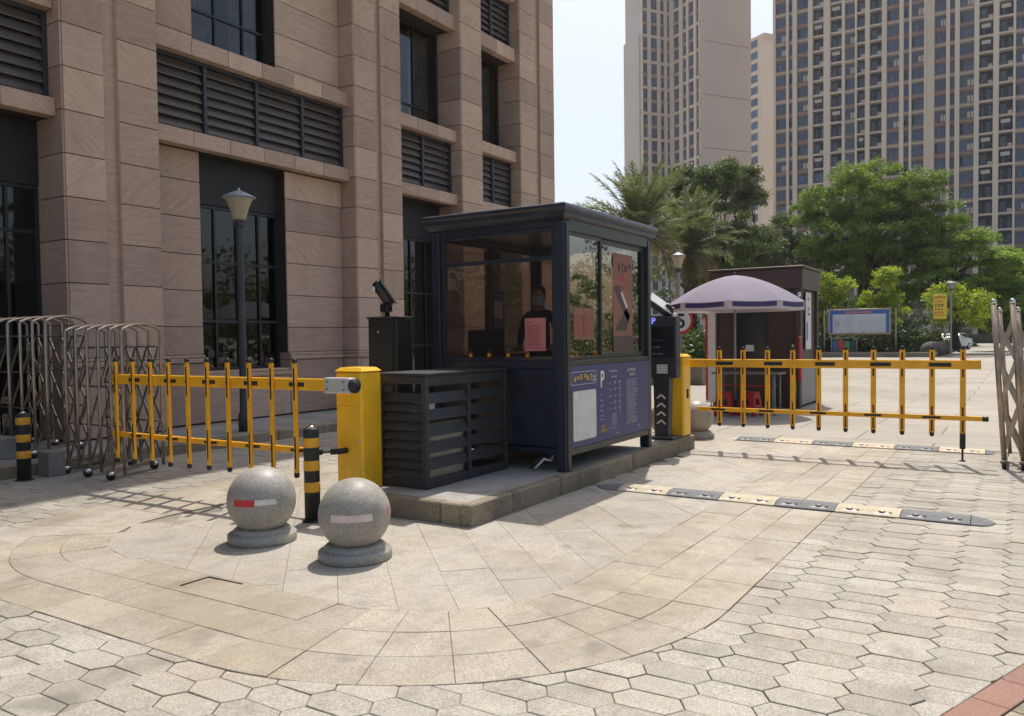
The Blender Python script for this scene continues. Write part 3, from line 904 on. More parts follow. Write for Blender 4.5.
# roof: soffit moulding and rounded slab
rf = MB()
ov = .065
prof = [(-.10, 2.80), (.0, 2.805), (.035, 2.83), (.06, 2.86), (ov, 2.90), (ov + .012, 2.925), (ov + .004, 2.955), (ov - .03, 2.972), (-.4, 2.99)]
rx0, rx1, ry0, ry1 = BX0, BX1 - .005, BY0 - .02, BY1 + .02
vs = []; fs = []
for o, z in prof:
    vs += [(rx0 - o, ry0 - o, z), (rx1 + o, ry0 - o, z), (rx1 + o, ry1 + o, z), (rx0 - o, ry1 + o, z)]
for i in range(len(prof) - 1):
    for k in range(4):
        a = i * 4 + k; c = i * 4 + (k + 1) % 4; fs.append((a, c, c + 4, a + 4))
fs.append((3, 2, 1, 0)); nn = (len(prof) - 1) * 4; fs.append((nn, nn + 1, nn + 2, nn + 3))
rf.add(vs, fs, 'navy'); roof = rf.build('roof', booth)
b = MB(); b.box(rx0 + .4, rx1 - .4, ry0 + .4, ry1 - .4, 2.98, 3.0, 'charcoal'); b.build('roof_cap', roof)
# windows: front (transom + two lights), lane side (two sliding lights), and the hidden sides
def booth_window(name, axis, pos, a0, a1, z0, z1, fw=.035, mat='navy', hs=()):
    b = MB()
    def bx(p0, p1, q0, q1, zz0, zz1, mm=mat):
        if axis == 'y': b.box(p0, p1, pos + q0, pos + q1, zz0, zz1, mm, .004)
        else: b.box(pos + q0, pos + q1, p0, p1, zz0, zz1, mm, .004)
    bx(a0, a0 + fw, -.02, .02, z0, z1); bx(a1 - fw, a1, -.02, .02, z0, z1)
    bx(a0 + fw, a1 - fw, -.018, .018, z0, z0 + fw); bx(a0 + fw, a1 - fw, -.018, .018, z1 - fw, z1)
    for h in hs: bx(a0 + fw, a1 - fw, -.017, .017, h - fw / 2, h + fw / 2)
    w = b.build('window', booth)
    zz = [z0 + fw] + [h for h in hs] + [z1 - fw]
    for c, d in zip(zz[:-1], zz[1:]):
        q = MB(); c2 = c + (fw / 2 if c in hs else 0) ; d2 = d - (fw / 2 if d in hs else 0)
        if axis == 'y': q.quad((a0 + fw, pos, c2), (a1 - fw, pos, c2), (a1 - fw, pos, d2), (a0 + fw, pos, d2), 'boothglass')
        else: q.quad((pos, a0 + fw, c2), (pos, a1 - fw, c2), (pos, a1 - fw, d2), (pos, a0 + fw, d2), 'boothglass')
        q.build('pane', w)
    return w
booth_window('front', 'y', BY0 + .045, BX0 + .10, BX1 - .12, 1.34, 2.74, .045, 'navy', (2.42,))
booth_window('side', 'x', BX1 - .035, BY0 + .10, 8.30, 1.345, 2.70, .04, 'navyframe')
booth_window('side', 'x', BX1 - .06, 8.255, BY1 - .10, 1.345, 2.70, .06, 'navyframe')
booth_window('rear', 'y', BY1 - .045, BX0 + .10, BX1 - .12, 1.34, 2.74, .045)
booth_window('left', 'x', BX0 + .045, BY0 + .10, 8.5, 1.345, 2.74, .045); booth_window('left', 'x', BX0 + .045, 8.5, BY1 - .1, 1.345, 2.74, .045)
# big navy notice on the lane side
XS = BX1 + .012
sg = MB(); sg.box(BX1 - .02, XS, BY0 + .10, BY1 - .105, .425, 1.285, 'signblue', .003); sign = sg.build('notice_panel', booth)
def q_sheet(y0, y1, z0, z1, mat, off=.002, rr=0.):
    b = MB(); x = XS + off
    if rr <= 0: b.quad((x, y0, z0), (x, y1, z0), (x, y1, z1), (x, y0, z1), mat)
    else:
        pts = []
        for cx_, cz_, a in ((y1 - rr, z1 - rr, 0), (y0 + rr, z1 - rr, 90), (y0 + rr, z0 + rr, 180), (y1 - rr, z0 + rr, 270)):
            for k in range(5):
                t = math.radians(a + 22.5 * k); pts.append((x, cx_ + rr * math.cos(t), cz_ + rr * math.sin(t)))
        b.add(pts, [tuple(range(len(pts)))], mat)
    return b
q_sheet(7.52, 8.06, .49, 1.02, 'offwhite', .002, .03).build('white_square', sign)
b = MB()                                             # heading box outline
q_sheet(7.47, 8.08, 1.085, 1.225, 'greytext', .002, .025).build('heading_outline', sign)
q_sheet(7.477, 8.073, 1.092, 1.218, 'signblue', .003, .02).build('heading_field', sign)
Uy, Vz, Nx = (0, 1, 0), (0, 0, 1), (1, 0, 0)
def text_lines(name, mat, lines, parent=sign):
    b = MB()
    for (y, z, n, h) in lines: glyphs(b, (XS + .003, y, z), Uy, Vz, n, h, mat, Nx)
    tag(b.build(name, parent), kind='stuff')
text_lines('heading_text', 'yellowtext', [(7.52, 1.125, 3, .07), (7.76, 1.125, 3, .065)])
text_lines('heading_mark', 'offwhite', [(7.98, 1.115, 1, .07), (7.98, 1.10, 1, .02)])
text_lines('fee_heading', 'offwhite', [(8.40, 1.185, 8, .024), (8.44, 1.12, 6, .022)])
text_lines('fee_table', 'offwhite', [(8.40 + dx, 1.05 - .075 * k, 2 if dx else 1, .026) for k in range(5) for dx in (0, .12, .24)] + [(8.66, 1.015 - .075 * k, 2, .016) for k in range(5)])
text_lines('fee_notes', 'greytext', [(8.45, .70 - .021 * k, 9, .014) for k in range(7)] + [(8.42, .535, 9, .016), (8.54, .47, 8, .014)])
text_lines('step_notes', 'greytext', [(8.15, .93, 2, .02), (8.15, .87, 3, .02), (8.15, .81, 5, .018), (8.15, .76, 4, .018), (8.15, .70, 6, .016), (8.15, .66, 6, .016)])
text_lines('slogan', 'yellowtext', [(8.17, .575, 3, .03), (8.16, .52, 4, .036)])
text_lines('rules_heading', 'offwhite', [(8.88, 1.175, 7, .034), (8.96, 1.12, 4, .034)])
text_lines('rules_text', 'greytext', [(8.86, 1.07 - .0225 * k, random.choice((16, 20, 21)), .0145) for k in range(24)] + [(9.18, .5, 5, .016), (9.2, .475, 4, .016)])
pm = letters('P', .26, 'white')
o = place(pm, 'parking_letter', (XS + .003, 8.215, 1.03), sign, (math.pi / 2, 0, math.pi / 2)); o.scale = (.75, 1, 1)

# interior: desk, monitor, papers, poster
dk = MB(); dk.box(BX0 + .08, BX1 - .2, BY0 + .10, BY0 + .62, 1.20, 1.24, 'charcoal', .01)
for x in (BX0 + .12, BX1 - .30): dk.box(x, x + .05, BY0 + .15, BY0 + .2, .44, 1.20, 'charcoal'); dk.box(x, x + .05, BY0 + .52, BY0 + .57, .44, 1.20, 'charcoal')
whole(dk, 'desk', (-4.9, 7.7, .44), 'dark desk under the monitor inside the guard booth', 'desk')
mo = thing('computer_monitor', (-5.3, 7.85, 1.24), 'black computer monitor seen from behind on the booth desk', 'monitor')
b = MB(); b.box(-5.53, -5.03, 7.80, 7.84, 1.36, 1.69, 'screen', .012); b.build('screen_back', mo)
b = MB(); b.box(-5.31, -5.25, 7.82, 7.85, 1.26, 1.40, 'screen', .005); b.box(-5.40, -5.16, 7.74, 7.92, 1.242, 1.262, 'screen', .006); b.build('stand', mo)
def paper(name, mb, label, loc, cat='notice'): return whole(mb, name, loc, label, cat)
b = MB(); b.box(-4.50, -4.245, BY0 + .030, BY0 + .033, 1.45, 1.80, 'pink')
for k in range(9): glyphs(b, (-4.48, BY0 + .0295, 1.74 - .033 * k), (1, 0, 0), Vz, 9 if k else 4, .018, 'redpaint', (0, -1, 0))
paper('paper_notice', b, 'pink paper notice stuck on the front booth window', (-4.37, BY0 + .03, 1.6))
b = MB(); xx = BX1 - .024; b.box(xx - .002, xx, 7.62, 8.09, 1.565, 1.905, 'salmon')
for k in range(8): glyphs(b, (xx, 7.66 + .05 * k, 1.6), (0, 0, 1), (0, -1, 0), 9, .024, 'redpaint' if k != 4 else 'black', (1, 0, 0))
paper('paper_notice', b, 'salmon coloured notice with columns of print on the lane side window', (xx, 7.85, 1.7))
b = MB(); xx = BX1 - .050; b.box(xx - .003, xx, 8.66, 9.20, 1.60, 2.57, 'salmon')
for (n, z, h) in ((4, 2.36, .09), (4, 2.24, .07), (6, 2.16, .03)): glyphs(b, (xx, 8.78, z), Uy, Vz, n, h, 'black' if h > .08 else 'redpaint', Nx)
b.add([(xx + .003, 8.68, 2.16), (xx + .003, 8.80, 2.20), (xx + .003, 9.14, 1.84), (xx + .003, 9.06, 1.76)], [(0, 1, 2, 3)], 'brown')
b.add([(xx + .003, 8.70, 1.66), (xx + .003, 9.0, 1.66), (xx + .003, 9.12, 1.84), (xx + .003, 9.0, 1.92)], [(0, 1, 2, 3)], 'brown')
b.add([(xx + .0035, 8.86, 2.10), (xx + .0035, 8.90, 2.13), (xx + .0035, 9.06, 1.95), (xx + .0035, 9.02, 1.92)], [(0, 1, 2, 3)], 'ltpink')
b.box(xx - .0025, xx + .001, 8.66, 9.22, 1.38, 1.60, 'brown2')
paper('wall_poster', b, 'tall salmon poster with dark slanting figure inside the far side window', (xx, 8.9, 2), 'poster')
b = MB(); b.box(-5.655, -5.650, 8.52, 8.80, 1.55, 2.2, 'signblue'); b.box(-5.650, -5.648, 8.57, 8.75, 1.84, 2.06, 'offwhite')
for k in range(5): glyphs(b, (-5.649, 8.57, 1.76 - .04 * k), Uy, Vz, 4 if k == 0 else 1, .028, 'yellowtext', Nx)
glyphs(b, (-5.649, 8.56, 2.12), Uy, Vz, 6, .028, 'greytext', Nx)
paper('payment_poster', b, 'narrow navy poster with pale square on the rear booth window', (-5.65, 8.66, 1.9), 'poster')
b = MB(); b.box(-4.95, -4.62, 7.62, 7.86, 1.242, 1.36, 'ltpink', .01); b.box(-4.9, -4.7, 7.66, 7.8, 1.362, 1.40, 'salmon', .005)
whole(b, 'paper_stack', (-4.8, 7.74, 1.24), 'pale stack of papers on the booth desk beside the monitor', 'papers')
b = MB(); b.box(-4.45, -4.18, 7.56, 7.78, 1.242, 1.33, 'offwhite', .02)
for k in range(5): b.box(-4.42 + k * .048, -4.39 + k * .048, 7.6, 7.74, 1.332, 1.34, 'charcoal')
whole(b, 'desk_box', (-4.3, 7.7, 1.24), 'small white desk box below the pink notice', 'box')
b = MB(); b.tube([(-4.36, 7.33, IZ + .012), (-4.30, 7.28, IZ + .05), (-4.24, 7.33, IZ + .13), (-4.22, 7.44, IZ + .10), (-4.2, 7.5, IZ + .2)], .014, 'cable', 6); b.tube([(-4.42, 7.36, IZ + .012), (-4.34, 7.33, IZ + .09), (-4.28, 7.42, IZ + .14), (-4.26, 7.5, IZ + .2)], .012, 'charcoal', 6)
whole(b, 'cable_loop', (-4.3, 7.4, IZ), 'white and dark cable loop coming out under the booth front', 'cable')

# person behind the glass
def person():
    px, py, z0 = -5.02, 8.62, .44
    root = thing('person', (px, py, z0), 'person in dark clothing and pale face mask standing inside the booth', 'person')
    J = {}; E_ = []; V_ = []; Rr = []
    def j(n, x, y, z, r, to=None):
        J[n] = len(V_); V_.append((x, y, z)); Rr.append(r)
        if to: E_.append((J[to], J[n]))
    j('pel', 0, 0, .92, .15); j('wai', 0, 0, 1.08, .13, 'pel'); j('che', 0, -.01, 1.30, .155, 'wai'); j('sho', 0, 0, 1.43, .10, 'che'); j('nec', 0, -.01, 1.50, .055, 'sho'); j('hd', 0, -.02, 1.57, .05, 'nec')
    for s in (-1, 1):
        n = 'l' if s < 0 else 'r'
        j('s' + n, s * .17, 0, 1.41, .07, 'sho'); j('e' + n, s * .24, -.03, 1.13, .048, 's' + n); j('w' + n, s * .20, -.26, 1.04, .034, 'e' + n)
        j('h' + n, s * .19, -.33, 1.02, .035, 'w' + n)
        for k, (dx, l) in enumerate(((-.03, .07), (-.01, .085), (.012, .08), (.032, .06))):
            j('k%d%s' % (k, n), s * .19 + dx, -.37, 1.02, .010, 'h' + n); j('f%d%s' % (k, n), s * .19 + dx, -.37 - l, .995, .009, 'k%d%s' % (k, n))
        j('t' + n, s * .15, -.34, 1.01, .011, 'h' + n); j('u' + n, s * .14, -.385, 1.0, .009, 't' + n)
        j('p' + n, s * .09, 0, .86, .10, 'pel'); j('q' + n, s * .10, -.01, .47, .065, 'p' + n); j('a' + n, s * .10, .02, .08, .045, 'q' + n); j('o' + n, s * .11, -.14, .035, .038, 'a' + n)
    me = bpy.data.meshes.new('body'); me.from_pydata(V_, E_, [])
    bo = bpy.data.objects.new('tmp', me); COL.objects.link(bo)
    sk = bo.modifiers.new('s', 'SKIN'); 
    if not me.skin_vertices: me.skin_vertices_new() if hasattr(me, 'skin_vertices_new') else None
    if me.skin_vertices:
        for i, sv in enumerate(me.skin_vertices[0].data): sv.radius = (Rr[i], Rr[i] * (.75 if i < 3 else 1)); sv.use_root = (i == 0)
    sb = bo.modifiers.new('b', 'SUBSURF'); sb.levels = sb.render_levels = 1
    dg = bpy.context.evaluated_depsgraph_get(); bm_ = bpy.data.meshes.new_from_object(bo.evaluated_get(dg)); bpy.data.objects.remove(bo)
    bm_.materials.clear(); bm_.materials.append(M['cloth']); bm_.materials.append(M['skin'])
    for p in bm_.polygons:
        p.use_smooth = True
        c = p.center
        if c.y < -.27 and c.z > .9 or c.z > 1.49: p.material_index = 1
    b = bpy.data.objects.new('body', bm_); COL.objects.link(b); b.parent = root
    hd = MB()                                        # head with nose, ears
    prof = [(.0, -.125), (.045, -.118), (.062, -.09), (.072, -.05), (.078, 0), (.079, .04), (.070, .085), (.045, .115), (0, .125)]
    hd.lathe(prof, (0, -.03, 1.655), 'skin', 20, True, .95, 1.15)
    hd.add([(-.012, -.115, 1.66), (.012, -.115, 1.66), (.014, -.118, 1.63), (-.014, -.118, 1.63), (0, -.142, 1.632)], [(0, 1, 4), (1, 2, 4), (2, 3, 4), (3, 0, 4)], 'skin', True)
    for s in (-1, 1):
        hd.lathe([(0, -.03), (.012, -.02), (.014, 0), (.012, .02), (0, .03)], (s * .078, -.02, 1.65), 'skin', 8, True, .7, 1.4)
        hd.lathe([(0, -.006), (.011, 0), (0, .006)], (s * .03, -.112, 1.665), 'blackpaint', 8)
    hd = hd.build('head', None); hd.parent = root
    hr = MB(); hr.lathe([(.078, .01), (.085, .04), (.077, .092), (.05, .124), (0, .136)], (0, -.022, 1.655), 'hair', 20, True, .98, 1.12)
    hr.lathe([(.05, -.09), (.075, -.04), (.083, .02)], (0, .006, 1.655), 'hair', 20, True, .98, .9)
    hr = hr.build('hair', None); hr.parent = root
    mk = MB(); vs = []; fs = []
    for i in range(9):
        t = math.radians(-68 + 17 * i)
        for k, z in enumerate((1.645, 1.61, 1.57, 1.54)):
            rr = (.093, .104, .10, .086)[k] * (1 - .05 * abs(i - 4) / 4)
            vs.append((rr * math.sin(t) * .9, -.03 - rr * math.cos(t) * 1.08, z))
    for i in range(8):
        for k in range(3): fs.append((i * 4 + k, i * 4 + k + 1, i * 4 + k + 5, i * 4 + k + 4))
    mk.add(vs, fs, 'mask', True); mk = mk.build('face_mask', None); mk.parent = root
    root.rotation_euler = (0, 0, .35)
    return root
person()

# ================================================================== LOUVRED CABINET + AC UNIT
cabx0, cabx1, caby0, caby1, cz0, cz1 = -5.27, -4.68, 5.92, 7.33, IZ, 1.27
lc = thing('louvred_cabinet', (-4.97, 6.6, IZ), 'charcoal slatted metal cabinet on the island in front of the booth', 'cabinet')
b = MB(); T = .055
for x in (cabx0, cabx1 - T):
    for y in (caby0, (caby0 + caby1) / 2 - T / 2, caby1 - T):
        b.box(x, x + T, y, y + T, cz0, cz1 - .02, 'charcoal', .004)
for y in (caby0 + .004, caby1 - T + .004): b.box(cabx0 + T, cabx1 - T, y, y + T - .008, cz0 + .002, cz0 + .09, 'charcoal', .004); b.box(cabx0 + T, cabx1 - T, y, y + T - .008, cz1 - .10, cz1 - .022, 'charcoal', .004)
for x in (cabx0 + .004, cabx1 - T + .004):
    for (ya, yb) in ((caby0 + T, (caby0 + caby1) / 2 - T / 2), ((caby0 + caby1) / 2 + T / 2, caby1 - T)):
        b.box(x, x + T - .008, ya, yb, cz0 + .002, cz0 + .09, 'charcoal', .004); b.box(x, x + T - .008, ya, yb, cz1 - .12, cz1 - .022, 'charcoal', .004)
b.build('frame', lc)
b = MB(); b.box(cabx0 - .015, cabx1 + .015, caby0 - .015, caby1 + .01, cz1 - .02, cz1 + .004, 'charcoal', .004); b.build('lid', lc)
b = MB(); w = cabx1 - cabx0 - 2 * T; b.add([(0, .0, 0), (w, .0, 0), (w, .035, .082), (0, .035, .082), (0, .012, 0), (w, .012, 0), (w, .047, .082), (0, .047, .082)], [(0, 1, 2, 3), (7, 6, 5, 4), (0, 4, 5, 1), (3, 2, 6, 7), (0, 3, 7, 4), (1, 5, 6, 2)], 'charcoal')
me = b.mesh('slat')
for k in range(9): place(me, 'slat', (cabx0 + T, caby0 + .004, cz0 + .095 + k * .0895), lc)
w = (caby1 - caby0) / 2 - 1.5 * T
b = MB(); b.add([(.0, 0, 0), (.0, w, 0), (-.03, w, .10), (-.03, 0, .10), (-.012, 0, 0), (-.012, w, 0), (-.042, w, .10), (-.042, 0, .10)], [(0, 1, 2, 3), (7, 6, 5, 4), (0, 4, 5, 1), (3, 2, 6, 7), (0, 3, 7, 4), (1, 5, 6, 2)], 'charcoal')
me = b.mesh('slat')
for y in (caby0 + T, (caby0 + caby1) / 2 + T / 2):
    for k in range(5): place(me, 'slat', (cabx1 - .006, y, cz0 + .175 + k * .155), lc)
ac = thing('air_conditioner', (-4.95, 6.4, IZ), 'beige air conditioner unit inside the slatted cabinet', 'air conditioner')
b = MB(); b.box(-5.12, -4.755, 6.0, 6.72, IZ + .06, IZ + .60, 'acbeige', .02); b.build('casing', ac)
b = MB(); b.box(-4.754, -4.750, 6.10, 6.62, IZ + .10, IZ + .52, 'acbeige', .001); b.build('front_grille', ac)
for y in (6.15, 6.70): b = MB(); b.box(-5.13, -4.84, y, y + .06, IZ, IZ + .06, 'charcoal'); b.build('foot', ac)

# ================================================================== ENTRY CABINET WITH CAMERA (left of booth)
def plate_camera(root, c, rz, tilt, L_=.30, mat='blackpaint'):
    """tilted camera housing on a short neck: child of root"""
    b = MB(); b.box(-.055, .055, -L_ / 2, L_ / 2, -.05, .05, mat, .02)
    b.box(-.062, .062, -L_ / 2 - .05, L_ / 2 + .01, .051, .063, mat, .004)
    b.box(-.045, .045, -L_ / 2 - .004, -L_ / 2 + .001, -.04, .04, 'carglass', .002)
    o = b.build('camera', None); o.parent = root; o.location = c; o.rotation_euler = (tilt, 0, rz)
    return o
ec = thing('camera_cabinet', (-6.0, 7.0, 0), 'dark metal cabinet with a tilted plate camera on top, between the barrier and booth', 'cabinet')
b = MB(); b.box(-6.22, -5.80, 6.85, 7.1, 0, 1.82, 'cabinetgrey', .01); b.build('body', ec)
b = MB(); b.box(-6.19, -5.85, 6.835, 6.852, .3, 1.76, 'cabinetgrey', .004); d_ = b.build('door', ec)
b = MB(); b.lathe([(0, 0), (.012, 0), (.012, .01), (0, .012)], (0, 0, 0), 'chrome', 10); k_ = b.build('lock', None); k_.parent = d_; k_.location = (-.05, -.166, 1.68); k_.rotation_euler = (math.pi / 2, 0, 0)
b = MB(); b.box(-6.23, -5.79, 6.84, 7.11, 1.82, 1.845, 'cabinetgrey', .006); b.build('lid', ec)
b = MB(); b.tube([(-6.06, 7.0, 1.845), (-6.06, 7.0, 1.92), (-6.09, 6.98, 2.0)], .03, 'blackpaint', 10); b.box(-6.13, -6.02, 6.95, 7.05, 1.90, 1.99, 'screen', .01); b.build('neck', ec)
b = MB(); b.tube([(-6.165, 6.93, 2.245), (-6.16, 6.935, 2.235), (-6.13, 6.95, 2.18), (-6.06, 6.99, 2.06), (-6.02, 7.02, 1.99), (-6.01, 7.025, 1.975)], [.02, .055, .068, .064, .05, .02], 'blackpaint', 16); b.build('camera', ec)
b = MB(); b.bar((-6.12, 6.95, 2.265), (-5.965, 7.04, 1.995), .125, .012, 'screen', (.75, .45, .5)); b.build('camera_hood', ec)
b = MB(); b.box(-6.155, -6.12, 6.865, 6.869, 2.13, 2.18, 'white'); b.build('white_mark', ec)

# ================================================================== EXIT TERMINAL with screen
te = thing('parking_terminal', (-4.14, 10.42, IZ), 'dark exit terminal post with screen, keypad and tilted white camera beside the far barrier box', 'terminal')
b = MB(); b.add([(-4.24, 10.36, .23), (-4.05, 10.36, .23), (-4.05, 10.5, .23), (-4.24, 10.5, .23), (-4.26, 10.36, 1.04), (-4.03, 10.36, 1.04), (-4.03, 10.5, 1.04), (-4.26, 10.5, 1.04)], [(3, 2, 1, 0), (4, 5, 6, 7), (0, 1, 5, 4), (1, 2, 6, 5), (2, 3, 7, 6), (3, 0, 4, 7)], 'charcoal'); b.build('post', te)
b = MB(); b.box(-4.33, -3.96, 10.30, 10.56, IZ, .232, 'charcoal', .01); b.build('base_plate', te)
b = MB(); b.box(-4.36, -3.93, 10.36, 10.52, 1.02, 1.86, 'charcoal', .012); hd_ = b.build('head', te)
b = MB(); b.box(-4.33, -3.965, 10.352, 10.362, 1.30, 1.72, 'carglass', .003); b.build('display', hd_)
b = MB()
for k, (n, h, mt) in enumerate(((9, .018, 'greytext'), (7, .018, 'greytext'), (8, .02, 'salmon'))): glyphs(b, (-4.31, 10.349, 1.34 + .09 * k), (1, 0, 0), Vz, n, h, mt, (0, -1, 0), .4)
tag(b.build('display_text', hd_), kind='stuff')
b = MB()
for i in range(5):
    for k in range(4): b.box(-4.205 + i * .031, -4.178 + i * .031, 10.350, 10.361, 1.085 + k * .031, 1.112 + k * .031, 'white', .002)
b.build('keypad', hd_)
b = MB()
for k in range(4):
    z = .40 + k * .115
    for s in (-1, 1): b.bar((-4.145, 10.353, z + .05), (-4.145 + s * .06, 10.353, z), .006, .02, 'white', (0, 0, 1))
b.build('chevrons', te)
b = MB(); b.box(-4.37, -4.16, 10.34, 10.54, 1.862, 1.885, 'white', .004); b.build('cap', hd_)
pm2 = letters('P', .12, 'blue_led'); place(pm2, 'parking_letter', (-4.25, 10.353, 1.755), te, (math.pi / 2, 0, 0))
b = MB(); b.tube([(-4.02, 10.44, 1.86), (-4.02, 10.44, 1.95), (-4.08, 10.42, 2.02)], .028, 'blackpaint', 8); b.build('neck', te)
up_ = (.32, -.51, .80)
b = MB(); b.bar((-4.28, 10.34, 2.08), (-4.04, 10.49, 1.88), .14, .085, 'charcoal', up_); b.bar((-4.27, 10.31, 2.135), (-4.02, 10.47, 1.925), .15, .012, 'white', up_); b.build('camera', te)
b = MB(); b.lathe([(0, -.03), (.026, -.016), (.03, 0), (.026, .016), (0, .03)], (-3.95, 10.36, 1.87), 'white', 12); b.build('lamp', te)

# ================================================================== BARRIERS
def fence_arm(root, side, ya, xs, x_tip, x_root, z_arm, zb_bot, last_foot=None):
    """rail, lower rail and hanging pickets; every picket its own part"""
    b = MB(); b.box(min(x_tip, x_root), max(x_tip, x_root), ya - .022, ya + .022, z_arm - .055, z_arm + .055, 'armyellow', .006); arm = b.build('arm', root)
    lo, hi = min(x_tip, xs[-1] if side > 0 else xs[0]) , 0
    zl = .565
    xa, xb = (x_tip - .03, xs[-1] + .22) if side < 0 else (xs[0] - .3, x_tip + .02)
    b = MB(); b.box(xa, xb, ya - .016, ya + .016, zl - .028, zl + .028, 'armyellow', .004); low = b.build('lower_rail', root)
    b = MB(); e = xb if side > 0 else xb
    b.tube([(e, ya, zl), (e + .06, ya, zl)], .03, 'black', 10); b.build('end_plug', low)
    mids = [(a + c) / 2 for a, c in zip(xs[:-1], xs[1:])]
    for k, mx in enumerate(xs):
        if k % 2 == (1 if side < 0 else 0):
            if side < 0: q = MB(); q.box(mx - .10, mx + .10, ya - .0245, ya - .0225, z_arm - .022, z_arm + .018, 'black'); q.build('reflector', arm)
            q = MB(); q.box(mx - .10, mx + .10, ya - .0185, ya - .0165, zl - .013, zl + .013, 'black'); q.build('reflector', low)
    if side > 0:
        for k in range(0, len(xs) , 2): q = MB(); q.box(xs[k] - .03 + .0, xs[k] + .21, ya - .0245, ya - .0225, z_arm - .025, z_arm + .022, 'black'); q.build('reflector', arm)
    for k, x in enumerate(xs):
        yy = ya - .04 if side < 0 else ya + .04
        zb = zb_bot(k); zt = 1.385
        p = MB(); hw = .024 if side < 0 else .031; p.box(x - hw, x + hw, yy - .014, yy + .014, zb + .03, zt, 'armyellow', .004)
        p = p.build('picket', root)
        fy = yy - .0155
        c = MB(); c.lathe([(.026, 0), (.027, .015), (.02, .04), (0, .048)], (x, yy, zt), 'black', 10); c.build('top_cap', p); c = MB(); c.lathe([(0, -.02), (.022, -.012), (.027, .01), (.026, .03)], (x, yy, zb), 'black', 10); c.build('bottom_cap', p)
        c = MB(); c.box(x - .009, x + .009, fy - .001, fy + .0005, z_arm - .15, z_arm + .15, 'black'); c.build('stripe', p); c = MB(); c.box(x - .009, x + .009, fy - .001, fy + .0005, zl - .17, zl + .13, 'black'); c.build('stripe', p)
        c = MB(); c.tube([(x, fy + .01, z_arm), (x, fy - .008, z_arm)], .012, 'black', 8); c.build('pivot_bolt', p); c = MB(); c.tube([(x, fy + .01, zl), (x, fy - .008, zl)], .010, 'black', 8); c.build('pivot_bolt', p)
        if last_foot is not None and k == last_foot:
            c = MB(); c.tube([(x, yy, zb + .03), (x, yy, zb - .15)], .032, 'black', 10); c.tube([(x, yy, zb - .15), (x, yy, .06)], .012, 'black', 8); c.lathe([(.04, 0), (.03, .012), (.012, .02)], (x, yy, .045), 'black', 12); c.build('rest_foot', p)
lb = thing('boom_barrier', (-5.35, 5.72, IZ), 'yellow fence barrier with its box behind the two stone balls, arm reaching towards the gates', 'barrier', 'fence barriers')
b = MB(); b.box(-5.50, -5.165, 5.585, 5.87, IZ, 1.30, 'yellow', .022); bx_ = b.build('box', lb)
b = MB(); b.add([(-5.50, 5.585, 1.30), (-5.165, 5.585, 1.30), (-5.165, 5.87, 1.30), (-5.50, 5.87, 1.30), (-5.46, 5.62, 1.335), (-5.2, 5.62, 1.335), (-5.2, 5.83, 1.335), (-5.46, 5.83, 1.335)], [(4, 5, 6, 7), (0, 1, 5, 4), (1, 2, 6, 5), (2, 3, 7, 6), (3, 0, 4, 7)], 'yellow'); b.build('box_lid', bx_)
b = MB(); b.box(-5.37, -5.05, 5.31, 5.40, 1.115, 1.255, 'bracket', .01); br_ = b.build('bracket', lb)
b = MB(); b.box(-5.47, -5.19, 5.578, 5.586, .26, .98, 'yellow', .003); dr_ = b.build('door', bx_)
b = MB(); b.tube([(-5.215, 5.579, .66), (-5.215, 5.572, .66)], .012, 'chrome', 10); b.build('lock', dr_)
b = MB(); b.tube([(-5.05, 5.355, 1.185), (-5.015, 5.355, 1.185)], .066, 'black', 14)
b.tube([(-5.22, 5.40, 1.185), (-5.22, 5.59, 1.185)], .045, 'steel2', 12); b.build('hub', br_)
b = MB()
for x in (-5.32, -5.12):
    for z in (1.15, 1.22): b.tube([(x, 5.312, z), (x, 5.30, z)], .01, 'steel2', 6)
b.build('bolt', br_)
b = MB(); b.tube([(-5.30, 5.58, 1.12), (-5.16, 5.575, 1.13)], .006, 'cable', 6); b.build('strap', bx_)
b = MB(); b.tube([(-5.62, 5.35, .55), (-5.40, 5.45, .56)], .010, 'black', 8); b.tube([(-5.42, 5.43, .56), (-5.36, 5.50, .56), (-5.36, 5.59, .56)], .028, 'black', 10); b.build('link_rod', lb)
fence_arm(lb, -1, 5.36, [-8.60 + .317 * k for k in range(10)], -8.71, -5.36, 1.185, lambda k: .27 + .006 * k)
rb = thing('boom_barrier', (-4.1, 10.9, IZ), 'yellow fence barrier across the exit lane, its box on the far end of the island', 'barrier', 'fence barriers')
b = MB(); b.box(-4.27, -3.955, 10.70, 10.99, IZ, 1.30, 'yellow', .022); bx_ = b.build('box', rb)
b = MB(); b.add([(-4.27, 10.70, 1.30), (-3.955, 10.70, 1.30), (-3.955, 10.99, 1.30), (-4.27, 10.99, 1.30), (-4.23, 10.735, 1.335), (-3.995, 10.735, 1.335), (-3.995, 10.955, 1.335), (-4.23, 10.955, 1.335)], [(4, 5, 6, 7), (0, 1, 5, 4), (1, 2, 6, 5), (2, 3, 7, 6), (3, 0, 4, 7)], 'yellow'); b.build('box_lid', bx_)
b = MB(); b.box(-3.957, -3.945, 10.82, 10.88, .72, .85, 'black', .005); b.build('lock', bx_)
b = MB(); b.tube([(-4.1, 10.98, 1.2), (-4.1, 11.0, 1.2)], .06, 'black', 14); b.build('hub', rb)
fence_arm(rb, 1, 11.025, [-3.57 + .329 * k for k in range(10)], -.42, -4.2, 1.205, lambda k: .345, 9)

